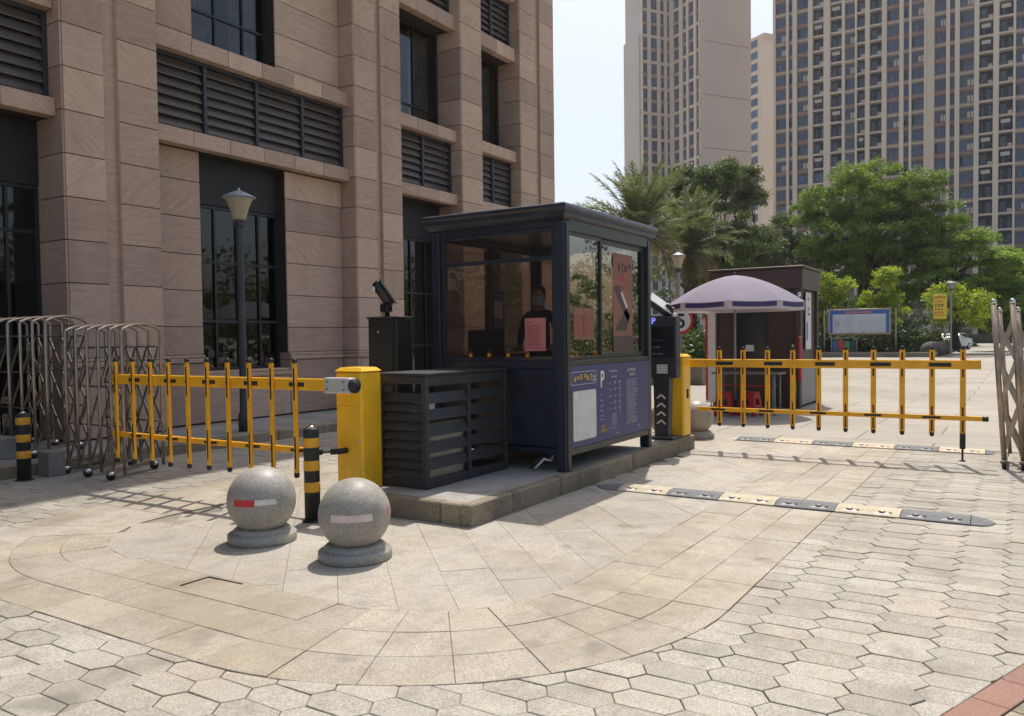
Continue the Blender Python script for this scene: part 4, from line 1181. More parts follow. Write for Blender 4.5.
# ================================================================== STONE BALLS and BOLLARDS
def ball(loc, r, label, marks, group='stone ball bollards'):
    t = thing('stone_ball', loc, label, 'stone ball', group); x, y, z = loc
    b = MB(); b.lathe([(.262, 0), (.268, .01), (.268, .062), (.258, .072), (.222, .074), (.225, .095), (.205, .112), (.12, .118)], loc, 'ballstone', 48); b.build('base', t)
    b = MB(); n = 40; prof = [(max(.0001, r * math.sin(math.pi * i / 22)), -r * math.cos(math.pi * i / 22)) for i in range(23)]
    b.lathe(prof, (x, y, z + .325), 'ballstone', n); bl = b.build('ball', t)
    for (a0, a1, e0, e1, mat, nm) in marks:              # sticker curved on the ball, facing the camera side
        q = MB(); vs = []; fs = []; nx = 10
        base = math.atan2(-y, -x)
        for i in range(nx + 1):
            a = base + math.radians(a0 + (a1 - a0) * i / nx)
            for e in (e0, e1):
                el = math.radians(e) ; R2 = r + .0015
                vs.append((x + R2 * math.cos(el) * math.cos(a), y + R2 * math.cos(el) * math.sin(a), z + .325 + R2 * math.sin(el)))
        for i in range(nx): fs.append((2 * i, 2 * i + 2, 2 * i + 3, 2 * i + 1))
        q.add(vs, fs, mat, True); q.build(nm, bl)
    return t
ball((-4.13, 4.37, 0), .262, 'grey granite ball on round base with a long pale plaster strip, nearer the island corner', [(-39, 28, -2, 9, 'ltpink', 'sticker'), (62, 75, 0, 13, 'pink', 'red_sticker')])
ball((-5.15, 4.39, 0), .268, 'grey granite ball on round base with torn red and white sticker', [(-50, -12, -1, 10, 'redpaint', 'red_sticker'), (-11, 24, 1, 10, 'offwhite', 'torn_sticker')])
ball((-4.62, 11.75, 0), .26, 'granite ball half hidden between booth leg and terminal post', [(-10, 25, -4, 8, 'redpaint', 'red_sticker')])
ball((-4.30, 12.2, 0), .26, 'granite ball peeking out beside the far barrier box', [])
def bollard(loc, label, r=.068, h=.83):
    t = thing('bollard', loc, label, 'bollard', 'striped bollards'); x, y, z = loc
    b = MB(); b.lathe([(r, 0), (r, h - .03), (r * .9, h - .01), (r * .55, h), (.0, h + .003)], loc, 'black', 24); b.build('tube', t)
    for z0, z1 in ((.655, .74), (.452, .54), (.262, .35)):
        b = MB(); b.lathe([(r + .001, z0), (r + .0025, z0 + .003), (r + .0025, z1 - .003), (r + .001, z1)], loc, 'yellowband', 24); b.build('band', t)
    b = MB(); b.lathe([(.045, 0), (.03, .015), (.012, .02)], (x, y, z + h - .002), 'chrome', 12); b.tube([(x - .012, y, z + h + .015), (x - .012, y, z + h + .045), (x + .012, y, z + h + .055), (x + .014, y, z + h + .015)], .005, 'steel2', 6); b.build('pull_ring', t)
    b = MB(); b.lathe([(r + .025, 0), (r + .02, .012), (r, .014)], loc, 'black', 20); b.build('foot_ring', t)
bollard((-5.30, 5.08, 0), 'black and yellow striped bollard behind the stone balls')
bollard((-9.86, 4.94, 0), 'black and yellow striped bollard in the shade before the folding gates', .074, .79)

# ================================================================== SPEED BUMPS
def speed_bump(y0, bounds, first_black, label, capl, capr):
    t = thing('speed_bump', ((bounds[0] + bounds[-1]) / 2, y0 + .17, 0), label, 'speed bump', 'speed bumps across the lane')
    W_ = .35; Hh = .04
    def prof(x, w=1., h=1.):
        c = y0 + W_ / 2
        return [(x, c - W_ / 2 * w, .001), (x, c - W_ / 2 * w, .012 * h), (x, c - .07 * w, Hh * h), (x, c + .07 * w, Hh * h), (x, c + W_ / 2 * w, .012 * h), (x, c + W_ / 2 * w, .001)]
    def loft(secs, mat):
        b = MB(); vs = [p for s_ in secs for p in s_]; n = 6; fs = []
        for i in range(len(secs) - 1):
            for k in range(n - 1): fs.append((i * n + k, (i + 1) * n + k, (i + 1) * n + k + 1, i * n + k + 1))
        fs.append(tuple(range(n))); fs.append(tuple(range((len(secs) - 1) * n + n - 1, (len(secs) - 1) * n - 1, -1)))
        b.add(vs, fs, mat); return b
    for i, (a, c) in enumerate(zip(bounds[:-1], bounds[1:])):
        mat = 'bumpblack' if (i % 2 == 0) == first_black else 'bumpyellow'
        s_ = loft([prof(a + .003), prof(c - .003)], mat).build('bump_segment', t)
        for fx in (.22, .72):
            x = a + (c - a) * fx; h = MB()
            sl = (Hh - .012) / (W_ / 2 - .07); yy = y0 + .075; zz = .012 + (yy - y0) * sl
            h.lathe([(.032, 0), (.03, .003), (.018, .004), (.0, .002)], (x, yy, zz), 'black', 12); h.lathe([(.014, 0), (.012, .003), (0, .004)], (x + .07, yy - .01, zz - .002), 'black', 8)
            h.build('bolt', s_)
            tr = MB(); e = .0015
            P3 = lambda px, py: (px, py, .012 + (py - y0) * sl + e)
            tr.add([P3(x - .08, y0 + .022), P3(x + .08, y0 + .022), P3(x, y0 + .1)], [(0, 1, 2)], 'kioskgrey' if mat == 'bumpblack' else 'ltpink'); tr.build('reflector', s_)
    for (x, dx, mat) in ((bounds[0], -capl, 'bumpblack' if not first_black else 'bumpyellow'), (bounds[-1], capr, 'bumpblack')):
        secs = []
        for k in range(6):
            q = k / 5; ww = math.sqrt(max(.02, 1 - q * q)); secs.append(prof(x + dx * q + (.003 if dx > 0 else -.003), ww, max(.25, 1 - .75 * q)))
        loft(secs if dx > 0 else secs, mat).build('end_cap', t)
bnd = [-3.54 + .53 * k for k in range(7)]
speed_bump(7.62, bnd, False, 'black and yellow rubber speed bump nearer the camera, beside the island', .30, .17)
bnd = [-3.65 + .54 * k for k in range(7)]
speed_bump(12.12, bnd, True, 'black and yellow rubber speed bump beyond the exit barrier', .12, .10)

# ================================================================== FOLDING GATES
def folding_gate(loc, n, dx, depth, h, rt, label, lean=0., wheels=True, arch=.075, mat='steel', wide=False, skew=0.):
    """row of arched frames joined by scissor bars; local x runs along the gate"""
    t = rot_thing('folding_gate', loc, 0, label, 'gate', 'retractable steel gates')
    for i in range(n):
        x = i * dx
        b = MB(); pts = []
        top = lambda s_: Vector((x + lean * (1 - s_), 0, 0))
        pts = [(x + lean, 0, .08), (x + lean * .5, 0, h * .5), (x, 0, h - arch)]
        for k in range(1, 8):
            q_ = .02 + .96 * (k - 1) / 6; pts.append((x, depth * q_, h - arch + arch * (4 * q_ * (1 - q_)) ** .8 + .012))
        pts += [(x, depth, h - arch), (x + lean * .5, depth, h * .5), (x + lean, depth, .08)]
        if wide:
            b.tube([(x + lean, 0, .10), (x, 0, h)], rt, mat, 10)
            fr_ = b.build('frame_post', t); c = MB(); c.lathe([(rt * 1.05, 0), (rt * 1.1, .02), (rt * .6, .05), (0, .055)], (x, 0, h - .01), 'chrome', 10); c.build('cap', fr_)
            b = MB(); b.tube([(x + lean + .05, depth, .10), (x + .05, depth, h - .08)], rt * .8, mat, 10); fb = b.build('frame_post', t)
            c = MB(); c.lathe([(rt * .9, 0), (rt * .9, .02), (rt * .5, .045), (0, .05)], (x + .05, depth, h - .09), 'chrome', 10); c.build('cap', fb)
        else:
            b.tube([(px_ + skew * py_ / depth, py_, pz_) for px_, py_, pz_ in pts], rt, mat, 8); b.build('frame', t)
        if i % 2 == 0 or wide:
            b = MB(); b.bar((x + lean, -.02, .095), (x + lean + skew, depth + .02, .095), .06, .04, 'steel2'); b.build('foot_rail', t)
            for yy in (-.03, depth + .03):
                sk = skew if yy > 0 else 0; lean += sk
                c = MB(); c.tube([(x + lean - .02, yy, .05), (x + lean + .02, yy, .05)], .05, 'black', 14); c.lathe([(.02, 0), (.04, .012), (.045, .03), (.03, .05), (0, .058)], (x + lean, yy, .05), 'chrome' if not wide else 'steel2', 12)
                if wide: c.tube([(x + lean - .025, yy - .0, .05), (x + lean + .026, yy, .05)], .03, 'redpaint', 10)
                c.build('wheel', t); lean -= sk
        if i < n - 1:
            for yy in ((.03, depth - .03) if not wide else (.0, depth)):
                for (z0, z1) in (((.16, .62), (.62, 1.08), (1.08, 1.54)) if not wide else ((.18, .72), (.72, 1.26), (1.26, 1.74))):
                    l0, l1 = lean * (1 - z0 / h) + skew * yy / depth, lean * (1 - z1 / h) + skew * yy / depth
                    b = MB(); b.bar((x + l0, yy - .008, z0), (x + dx + l1, yy - .008, z1), .012, .03 if not wide else .045, mat, (1, 0, 0)); b.build('scissor_bar', t)
                    if not wide and yy < .1: continue
                    b = MB(); b.bar((x + dx + l0, yy + .008, z0), (x + l1, yy + .008, z1), .012, .03 if not wide else .045, 'steel2', (1, 0, 0)); b.build('scissor_bar', t)
                if not wide:
                    for z in (.62, 1.08, 1.54):
                        b = MB(); b.tube([(x + skew * yy / depth, yy, z), (x + dx + skew * yy / depth, yy, z)], .011, 'steel2', 6); b.build('link_rod', t)
    return t
folding_gate((-9.86, 5.46, 0), 6, .233, .70, 1.80, .019, 'arched steel folding gate whose end stands behind the barrier arm tip', skew=-.30)
folding_gate((-11.72, 5.42, .15), 6, .30, .70, 1.78, .019, 'arched steel folding gate on the sidewalk behind the shaded bollard', skew=-.30)
folding_gate((-.30, 11.0, 0), 5, .19, .62, 1.93, .029, 'leaning steel folding gate at the right edge beyond the exit barrier', .12, wide=True, mat='steel3')
b = MB(); b.box(-10.07, -9.81, 5.20, 5.40, 0, .30, 'concrete', .01); whole(b, 'concrete_block', (-9.94, 5.3, 0), 'grey concrete block between the two folding gates', 'block', 'gate base blocks')
b = MB(); b.box(-11.3, -10.75, 5.12, 5.34, .15, .42, 'concrete', .01); whole(b, 'concrete_block', (-11.0, 5.2, .15), 'grey concrete block at the left edge under the sidewalk gate', 'block', 'gate base blocks')

# ================================================================== LAMP POSTS
def lamp_post(loc, h, label, cap='lampcap', glass_='lampglass', sc=1.):
    t = thing('street_lamp', loc, label, 'lamp post', 'garden lamp posts'); x, y, z = loc
    b = MB(); b.lathe([(.09, 0), (.09, .25), (.065, .32), (.058, 1.0), (.055, h - .62), (.05, h - .55)], loc, 'lamppole' if cap == 'lampcap' else 'lampgrey', 16); b.build('pole', t)
    b = MB(); b.lathe([(.055, h - .60), (.085, h - .585), (.08, h - .54), (.10, h - .52), (.095, h - .48)], loc, 'lamppole', 16); b.build('collar', t)
    b = MB(); b.lathe([(.10 * sc, h - .48), (.115 * sc, h - .40), (.15 * sc, h - .28), (.20 * sc, h - .17), (.235 * sc, h - .135)], loc, glass_, 20); b.build('lamp_shade', t)
    b = MB(); b.lathe([(.24 * sc, h - .14), (.265 * sc, h - .12), (.20 * sc, h - .085), (.08 * sc, h - .03), (.02, h - .01), (.022, h + .02), (.0, h + .035)], loc, cap, 20); b.build('lamp_cap', t)
lamp_post((-10.55, 8.68, .15), 3.84, 'tall dark lamp post with amber flared lantern before the ground floor window')
lamp_post((-8.46, 22.5, 0), 4.0, 'pale garden lamp rising beside the palm behind the terminal', 'lampgrey', 'lampglass', .85)
lamp_post((-3.92, 58.8, .26), 4.55, 'distant garden lamp carrying the yellow sign by the parked car', 'lampgrey', 'lampgrey', 1.6)

# ================================================================== KIOSK, UMBRELLA, TABLE, STOOLS
kx0, kx1, ky0, ky1 = -5.95, -4.02, 17.95, 19.7
ki = thing('security_kiosk', (-5, 18.8, 0), 'brown box kiosk with flat overhanging fascia behind the umbrella', 'kiosk')
b = MB(); b.box(kx0 + .06, kx1 - .06, ky0 + .06, ky1 - .06, .02, 2.56, 'brown', .01); b.build('body', ki)
b = MB(); b.box(kx0 - .04, kx1 + .04, ky0 - .04, ky1 + .04, 2.56, 3.0, 'brown2', .015); fa = b.build('fascia', ki)
b = MB(); b.box(kx0 - .09, kx1 + .09, ky0 - .09, ky1 + .09, 3.0, 3.05, 'brown2', .015); b.build('roof_lip', fa)
for (x, y) in ((kx0, ky0), (kx1 - .12, ky0), (kx1 - .12, ky1 - .12)):
    b = MB(); b.box(x, x + .12, y, y + .12, .0, 2.56, 'brown2', .01); b.build('corner_post', ki)
b = MB(); b.box(kx1 - .062, kx1 - .03, ky0 + .14, ky1 - .14, .05, .95, 'kioskgrey', .006); b.build('side_plinth', ki)
b = MB(); b.box(-5.45, -4.75, ky0 + .02, ky0 + .062, 1.0, 2.2, 'winframe', .01); w_ = b.build('window', ki)
b = MB(); b.box(-5.40, -4.80, ky0 + .012, ky0 + .02, 1.05, 2.15, 'carglass'); b.build('pane', w_)
b = MB(); b.box(-5.2, -5.02, ky0 + .006, ky0 + .011, 1.22, 1.36, 'offwhite'); b.build('paper', w_)
b = MB(); b.box(kx1 - .03, kx1 - .012, ky0 + .55, ky0 + 1.05, 1.25, 2.5, 'offwhite', .003); sgn = b.build('side_sign', ki)
b = MB(); glyphs(b, (kx1 - .011, ky0 + .7, 2.0), Uy, Vz, 1, .22, 'black', Nx); glyphs(b, (kx1 - .011, ky0 + .7, 2.28), Uy, Vz, 1, .14, 'black', Nx); b.box(kx1 - .012, kx1 - .009, ky0 + .6, ky0 + .72, 1.45, 1.85, 'boardblue'); b.build('print', sgn)
b = MB(); b.box(kx1 - .05, kx1 + .01, ky0 - .10, ky0 - .02, 2.38, 2.48, 'white', .015); b.build('floodlight', ki)

ux, uy, uz = -4.98, 16.45, 0
um = thing('parasol', (ux, uy, 0), 'lilac grey parasol with purple printed valance shading the table by the kiosk', 'umbrella')
RU, ZR, ZA = 1.32, 2.27, 2.80
def canopy_pt(a, q):
    """q 0 apex .. 1 rim"""
    bul = math.cos(4 * (a - math.pi / 8)) * .018 * q
    return Vector((ux + (RU + bul * 1.5) * q * math.cos(a), uy + (RU + bul * 1.5) * q * math.sin(a), ZA - (ZA - ZR) * (q ** 1.75) - .03 * q))
NS, NQ = 8, 8
for k in range(NS):
    b = MB(); vs = []; fs = []; sub = 6
    for i in range(NQ + 1):
        for j in range(sub + 1):
            a = 2 * math.pi * (k + j / sub) / NS + .2; q = .02 + .98 * i / NQ
            p = canopy_pt(a, q); sag = math.sin(math.pi * j / sub) * q
            p.x -= .05 * sag * math.cos(a); p.y -= .05 * sag * math.sin(a); p.z -= .02 * sag * q; vs.append(p)
    for i in range(NQ):
        for j in range(sub): A0 = i * (sub + 1) + j; fs.append((A0, A0 + 1, A0 + sub + 2, A0 + sub + 1))
    b.add(vs, fs, 'umb', True); gp = b.build('canopy_panel', um)
    rim = vs[-(sub + 1):]
    b = MB(); v2 = []; f2_ = []
    for j, p in enumerate(rim): v2 += [p, Vector((p.x, p.y, p.z - .17 + .02 * math.sin(math.pi * j / sub)))]
    for j in range(sub): f2_.append((2 * j, 2 * j + 1, 2 * j + 3, 2 * j + 2))
    b.add(v2, f2_, 'umbwhite', True); vl = b.build('valance', gp)
    b = MB(); v3 = []; f3 = []
    for j, p in enumerate(rim):
        a = math.atan2(p.y - uy, p.x - ux); o_ = Vector((math.cos(a), math.sin(a), 0)) * .004
        jj = p
        if j == 0: jj = rim[0].lerp(rim[1], .45)
        if j == sub: jj = rim[sub].lerp(rim[sub - 1], .45)
        v3 += [jj + o_ - Vector((0, 0, .012)), jj + o_ - Vector((0, 0, .105))]
    for j in range(sub): f3.append((2 * j, 2 * j + 1, 2 * j + 3, 2 * j + 2))
    b.add(v3, f3, 'umbpurple', True); b.build('purple_print', gp)
    a = 2 * math.pi * k / NS + .2; b = MB(); b.tube([canopy_pt(a, .03) - Vector((0, 0, .02)), canopy_pt(a, .5) - Vector((0, 0, .02)), canopy_pt(a, .98) - Vector((0, 0, .03))], .008, 'steel2', 5); rb_ = b.build('rib', um)
    b = MB(); b.tube([(ux, uy, ZR - .18), canopy_pt(a, .5) - Vector((0, 0, .03))], .006, 'steel2', 5); b.build('strut', rb_)
b = MB(); b.tube([(ux, uy, .05), (ux, uy, ZA)], .022, 'lampgrey', 12); b.lathe([(.03, 0), (.03, .05), (.01, .07), (0, .075)], (ux, uy, ZA - .01), 'umbpurple', 10); b.build('pole', um)
b = MB(); b.lathe([(.26, 0), (.27, .03), (.25, .07), (.06, .10), (.04, .25)], (ux, uy, 0), 'black', 20); b.build('foot', um)
tb = thing('folding_table', (-4.6, 16.3, 0), 'narrow grey table under the parasol', 'table')
b = MB(); b.box(-5.35, -4.0, 16.05, 16.6, .80, .835, 'wood', .008); b.build('table_top', tb)
for x in (-5.25, -4.25, -4.1):
    for y in (16.1, 16.52): b = MB(); b.tube([(x, y, 0), (x, y, .80)], .016, 'lampgrey', 8); b.build('leg', tb)
b = MB(); b.box(-5.2, -4.12, 16.3, 16.33, .55, .58, 'red'); b.build('cross_bar', tb)
def stool(loc, rz, label):
    t = rot_thing('plastic_stool', loc, rz, label, 'stool', 'red plastic stools')
    b = MB(); b.box(-.14, .14, -.14, .14, .44, .475, 'red', .012); b.build('seat', t)
    for sx, sy_ in ((-1, -1), (1, -1), (1, 1), (-1, 1)):
        b = MB(); b.add([(sx * .135, sy_ * .135, .445), (sx * .05, sy_ * .135, .445), (sx * .05, sy_ * .05, .445), (sx * .135, sy_ * .05, .445), (sx * .19, sy_ * .19, 0), (sx * .13, sy_ * .19, 0), (sx * .13, sy_ * .13, 0), (sx * .19, sy_ * .13, 0)],
              [(0, 1, 5, 4), (1, 2, 6, 5), (2, 3, 7, 6), (3, 0, 4, 7), (7, 6, 5, 4)], 'red'); b.build('leg', t)
    for a in range(4):
        b = MB(); c_, s_ = math.cos(a * math.pi / 2), math.sin(a * math.pi / 2)
        P = lambda x, y, z: (x * c_ - y * s_, x * s_ + y * c_, z)
        b.add([P(-.12, -.14, .44), P(.12, -.14, .44), P(.125, -.152, .34), P(-.125, -.152, .34)], [(0, 1, 2, 3)], 'red')
        b.add([P(-.15, -.168, .22), P(.15, -.168, .22), P(.155, -.173, .16), P(-.155, -.173, .16)], [(0, 1, 2, 3)], 'red'); b.build('apron', t)
stool((-5.0, 15.8, 0), .15, 'red plastic stool nearer the barrier box under the parasol')
stool((-4.55, 16.0, 0), -.2, 'red plastic stool under the middle of the table')
bn = thing('banner_stand', (-5.9, 17.6, 0), 'narrow white and red standing banner beside the kiosk', 'banner')
b = MB(); b.box(-5.98, -5.76, 17.58, 17.60, .1, 2.1, 'white', .002); b.build('sheet', bn)
b = MB(); b.box(-5.98, -5.93, 17.575, 17.579, .15, 2.05, 'redpaint'); b.build('red_edge', bn)
b = MB(); b.tube([(-5.87, 17.62, 0.02), (-5.87, 17.62, 2.1)], .012, 'lampgrey', 6); b.box(-6.0, -5.74, 17.5, 17.72, 0, .03, 'lampgrey', .005); b.build('stand', bn)
for (x0, x1, z1, mat, lab) in ((-4.02, -3.96, 1.5, 'redpaint', 'red rolled flag pole leaning on the kiosk corner'), (-4.16, -4.06, 1.32, 'wood', 'wooden broom handle leaning on the kiosk front')):
    b = MB(); b.tube([(x1, 17.62, .35 if mat == 'wood' else .6), (x0, 17.83, z1)], .022 if mat == 'wood' else .035, 'yellowband' if mat == 'wood' else mat, 8); b.lathe([(.03, 0), (.03, .04), (.0, .06)], (x0, 17.83, z1), 'brass', 8)
    b.tube([(x1 - .002, 17.6, .02), (x1, 17.62, .36 if mat == 'wood' else .61)], .018, 'wood', 6)
    whole(b, 'leaning_pole', (x0, 17.7, 0), lab, 'pole')
# speed limit sign
sp = thing('speed_limit_sign', (-6.72, 18, 0), 'round white speed sign with red rim reading 5, behind the terminal', 'road sign')
b = MB(); b.tube([(-6.72, 18.03, 0), (-6.72, 18.03, 2.35)], .03, 'lampgrey', 10); b.build('post', sp)
def disc(r, y, mat, x=-6.72, z=1.93):
    b = MB(); n = 32; pts = [(x + r * math.cos(2 * math.pi * k / n), y, z + r * math.sin(2 * math.pi * k / n)) for k in range(n)]
    pts2 = [(p[0], y + .006, p[2]) for p in pts]
    b.add(pts + pts2, [tuple(range(n)), tuple(range(2 * n - 1, n - 1, -1))] + [(k, n + k, n + (k + 1) % n, (k + 1) % n) for k in range(n)], mat); return b
disc(.31, 17.99, 'redpaint').build('rim', sp); disc(.25, 17.982, 'white').build('face', sp)
place(letters('5', .46, 'black'), 'numeral', (-6.70, 17.978, 1.77), sp, (math.pi / 2, 0, 0))
# granite planter wall
pl = thing('granite_planter', (-10.2, 25.2, 0), 'low granite planter block behind the far barrier box', 'planter')
for i in range(4):
    b = MB(); b.box(-8.62 - .9 * (i + 1) + .003, -8.62 - .9 * i - .003, 25.0, 25.4, 0, .62, 'kerbstone', .015); b.build('stone', pl)

# ================================================================== NOTICE BOARDS, YELLOW SIGN, CAR
nb_ = thing('notice_board', (-9.4, 58.6, .26), 'wide blue and white notice board on two posts before the trees', 'notice board')
for x in (-11.55, -7.1):
    b = MB(); b.tube([(x, 58.6, .2), (x, 58.6, 3.2)], .05, 'boardframe', 10); b.build('post', nb_)
b = MB(); b.box(-11.3, -7.38, 58.5, 58.66, 1.47, 3.22, 'boardframe', .03); fr_ = b.build('frame', nb_)
b = MB(); b.box(-11.18, -7.50, 58.485, 58.5, 1.59, 3.10, 'boardblue'); pn_ = b.build('panel', nb_)
b = MB(); b.box(-11.0, -7.68, 58.475, 58.484, 1.60, 2.85, 'boardpale'); b.build('pale_print', pn_)
b = MB(); b.box(-10.2, -8.5, 58.474, 58.483, 2.91, 3.03, 'pink'); b.build('title_strip', pn_)
b = MB()
for k in range(11):
    for j in range(4): glyphs(b, (-10.9 + .85 * j, 58.473, 1.68 + .1 * k), (1, 0, 0), Vz, random.choice((5, 6)), .05, 'greytext' if random.random() < .8 else 'charcoal', (0, -1, 0), .6)
tag(b.build('print', pn_), kind='stuff')
for x in (-11.55, -7.38): b = MB(); b.bar((x, 58.6, 1.75), (x + .27, 58.6, 1.75), .03, .04, 'boardframe'); b.bar((x, 58.6, 2.9), (x + .27, 58.6, 2.9), .03, .04, 'boardframe'); b.build('bracket', nb_)
sb_ = thing('recycling_notice', (-10.2, 58.2, .32), 'small frame with blue and green notices on the ground under the board', 'notice')
b = MB()
for x in (-11.05, -9.45): b.box(x, x + .05, 58.2, 58.25, .3, 1.3, 'lampgrey')
b.box(-11.0, -9.45, 58.2, 58.25, 1.25, 1.3, 'lampgrey'); b.box(-11.0, -9.45, 58.2, 58.25, .38, .42, 'lampgrey'); b.build('frame', sb_)
for x, mt in ((-10.95, 'binblue'), (-10.58, 'redpaint'), (-10.2, 'bingreen'), (-9.83, 'charcoal')):
    b = MB(); b.box(x, x + .34, 58.21, 58.24, .45, 1.05, mt, .01); b.build('card', sb_)
ys_ = thing('yellow_sign', (-4.55, 58.7, 2.3), 'tall yellow sign with red print hung on the distant lamp post', 'sign')
b = MB(); b.box(-4.93, -4.15, 58.70, 58.73, 2.42, 3.98, 'signyellow', .01); p_ = b.build('plate', ys_)
for z, h, n in ((3.72, .15, 4), (3.48, .12, 4), (3.2, .17, 3), (2.98, .12, 4), (2.78, .1, 5), (2.62, .1, 5)):
    b = MB(); glyphs(b, (-4.86, 58.695, z), (1, 0, 0), Vz, n, h, 'redpaint' if n != 3 else 'black', (0, -1, 0), .15); tag(b.build('print_line', p_), kind='stuff')
b = MB(); b.bar((-4.2, 58.72, 3.7), (-3.9, 58.76, 3.7), .03, .04, 'lampgrey'); b.build('bracket', ys_)
# parked car, seen end on behind the bed
def parked_car(loc, rz, label):
    t = rot_thing('parked_car', loc, rz, label, 'car')
    prof = [(-2.15, .35), (-2.2, .62), (-2.1, .86), (-1.25, .98), (-.55, 1.42), (.9, 1.46), (1.65, 1.02), (2.12, .95), (2.2, .6), (2.15, .3)]
    def shell(w0, w1, mat, pr):
        b = MB(); n = len(pr); vs = []
        for s_ in (-1, 1):
            for x, z in pr: vs.append((x, s_ * (w0 if z < 1.0 else w1), z))
        fs = [tuple(range(n - 1, -1, -1)), tuple(range(n, 2 * n))] + [(k, (k + 1) % n, n + (k + 1) % n, n + k) for k in range(n)]
        b.add(vs, fs, mat); return b
    shell(.88, .68, 'carwhite', prof).build('body', t)
    gl = [(-1.12, 1.0), (-.52, 1.38), (.86, 1.41), (1.5, 1.03)]
    shell(.86, .70, 'carglass', gl).build('windows', t)
    b = MB(); b.add([(-1.18, -.62, 1.01), (-1.18, .62, 1.01), (-.60, .58, 1.41), (-.60, -.58, 1.41)], [(0, 1, 2, 3)], 'carglass'); b.build('windscreen', t)
    for x in (-1.35, 1.3):
        for s_ in (-1, 1):
            b = MB(); b.tube([(x, s_ * .72, .31), (x, s_ * .90, .31)], .31, 'tyre', 20); wh = b.build('wheel', t); b = MB(); b.tube([(x, s_ * .90, .31), (x, s_ * .91, .31)], .19, 'bracket', 14); b.build('rim', wh)
    for s_ in (-1, 1): b = MB(); b.box(-2.19, -2.08, s_ * .62 - .18, s_ * .62 + .18, .66, .82, 'chrome', .03); b.build('headlight', t)
    b = MB(); b.box(-2.215, -2.19, -.25, .25, .42, .55, 'boardblue'); b.build('number_plate', t)
parked_car((-5.3, 82, -.004), math.radians(75), 'white car parked far off beyond the yellow sign')

# ================================================================== FAR TOWERS
def ray(px, py):
    return f2 + (px - 512) / FPX * r3 - (py - PPY) / FPX * u3
def at_y(px, py, Y):
    d = ray(px, py); return Vector((0, 0, EYE)) + d * (Y / d.y)
TY = 175.
def tx(px): return at_y(px, 100, TY).x
tw = thing('apartment_tower', (tx(900), TY, 0), 'wide beige apartment tower with blue windows and balconies behind the big tree', 'building', 'apartment towers')
FH = 2.97
cols = [('w', 776, 786.5), ('n', 789, 793), ('w', 797.3, 808.6), ('b', 813, 824), ('b', 830.5, 842), ('w', 845, 855), ('b', 857, 865.3), ('b', 869.8, 882), ('w', 886.8, 899.4),
        ('n', 903.7, 909), ('w', 911.5, 924), ('w', 934.5, 946), ('n', 949.7, 954.8), ('w', 959.5, 974), ('b', 979, 993), ('b', 998.8, 1013), ('w', 1015.5, 1028), ('w', 1034, 1046), ('b', 1051, 1065), ('b', 1071, 1085)]
cols = [(k, tx(a), tx(b)) for k, a, b in cols]
X0, X1 = tx(773.4), tx(1092)
Z0W = at_y(781, 8.6, TY).z % FH                      # phase of the window rows
NF = 34
body = MB(); body.box(X0, X1, TY + 1.6, TY + 16, 0, NF * FH + 4, 'tower')
body.box(X0, X0 + .25, TY, TY + 1.6, 0, NF * FH + 4, 'tower'); body.build('wall_core', tw)
edges = [X0] + [v for _, a, b in cols for v in (a, b)] + [X1]
for i in range(0, len(edges), 2):                    # pilasters between the bays
    a, b = edges[i], edges[i + 1]
    q = MB(); pr = .55 if b - a > .75 else .35
    q.box(a, b, TY - pr, TY + 1.6, 0, NF * FH + 4, 'towerpil')
    if b - a > 1.3:
        q.box(a + .12, a + .4, TY - pr - .25, TY - pr, 0, NF * FH + 4, 'towerpil'); q.box(b - .4, b - .12, TY - pr - .25, TY - pr, 0, NF * FH + 4, 'towerpil')
    q.build('pilaster', tw)
for k, a, b in cols:                                 # spandrels of each bay
    q = MB()
    for f in range(NF + 1):
        zc = Z0W + f * FH; e = .002
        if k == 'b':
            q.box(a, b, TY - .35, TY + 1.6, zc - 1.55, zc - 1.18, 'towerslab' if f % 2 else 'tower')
            q.box(a, b, TY + 1.35, TY + 1.6, zc - 1.18, zc + FH - 1.55, 'towershade')
        else:
            q.box(a, b, TY + .05, TY + 1.6, zc + 1.01, zc + FH - 1.01, 'towerred' if f % 2 else 'towertan')
            q.box(a, b, TY - .12, TY + .05, zc + 1.01 + .33, zc + 1.01 + .6, 'tower' if f % 2 == 0 else 'towertan')
    tag(q.build('spandrel_stack', tw), kind='stuff')
_tm = {}
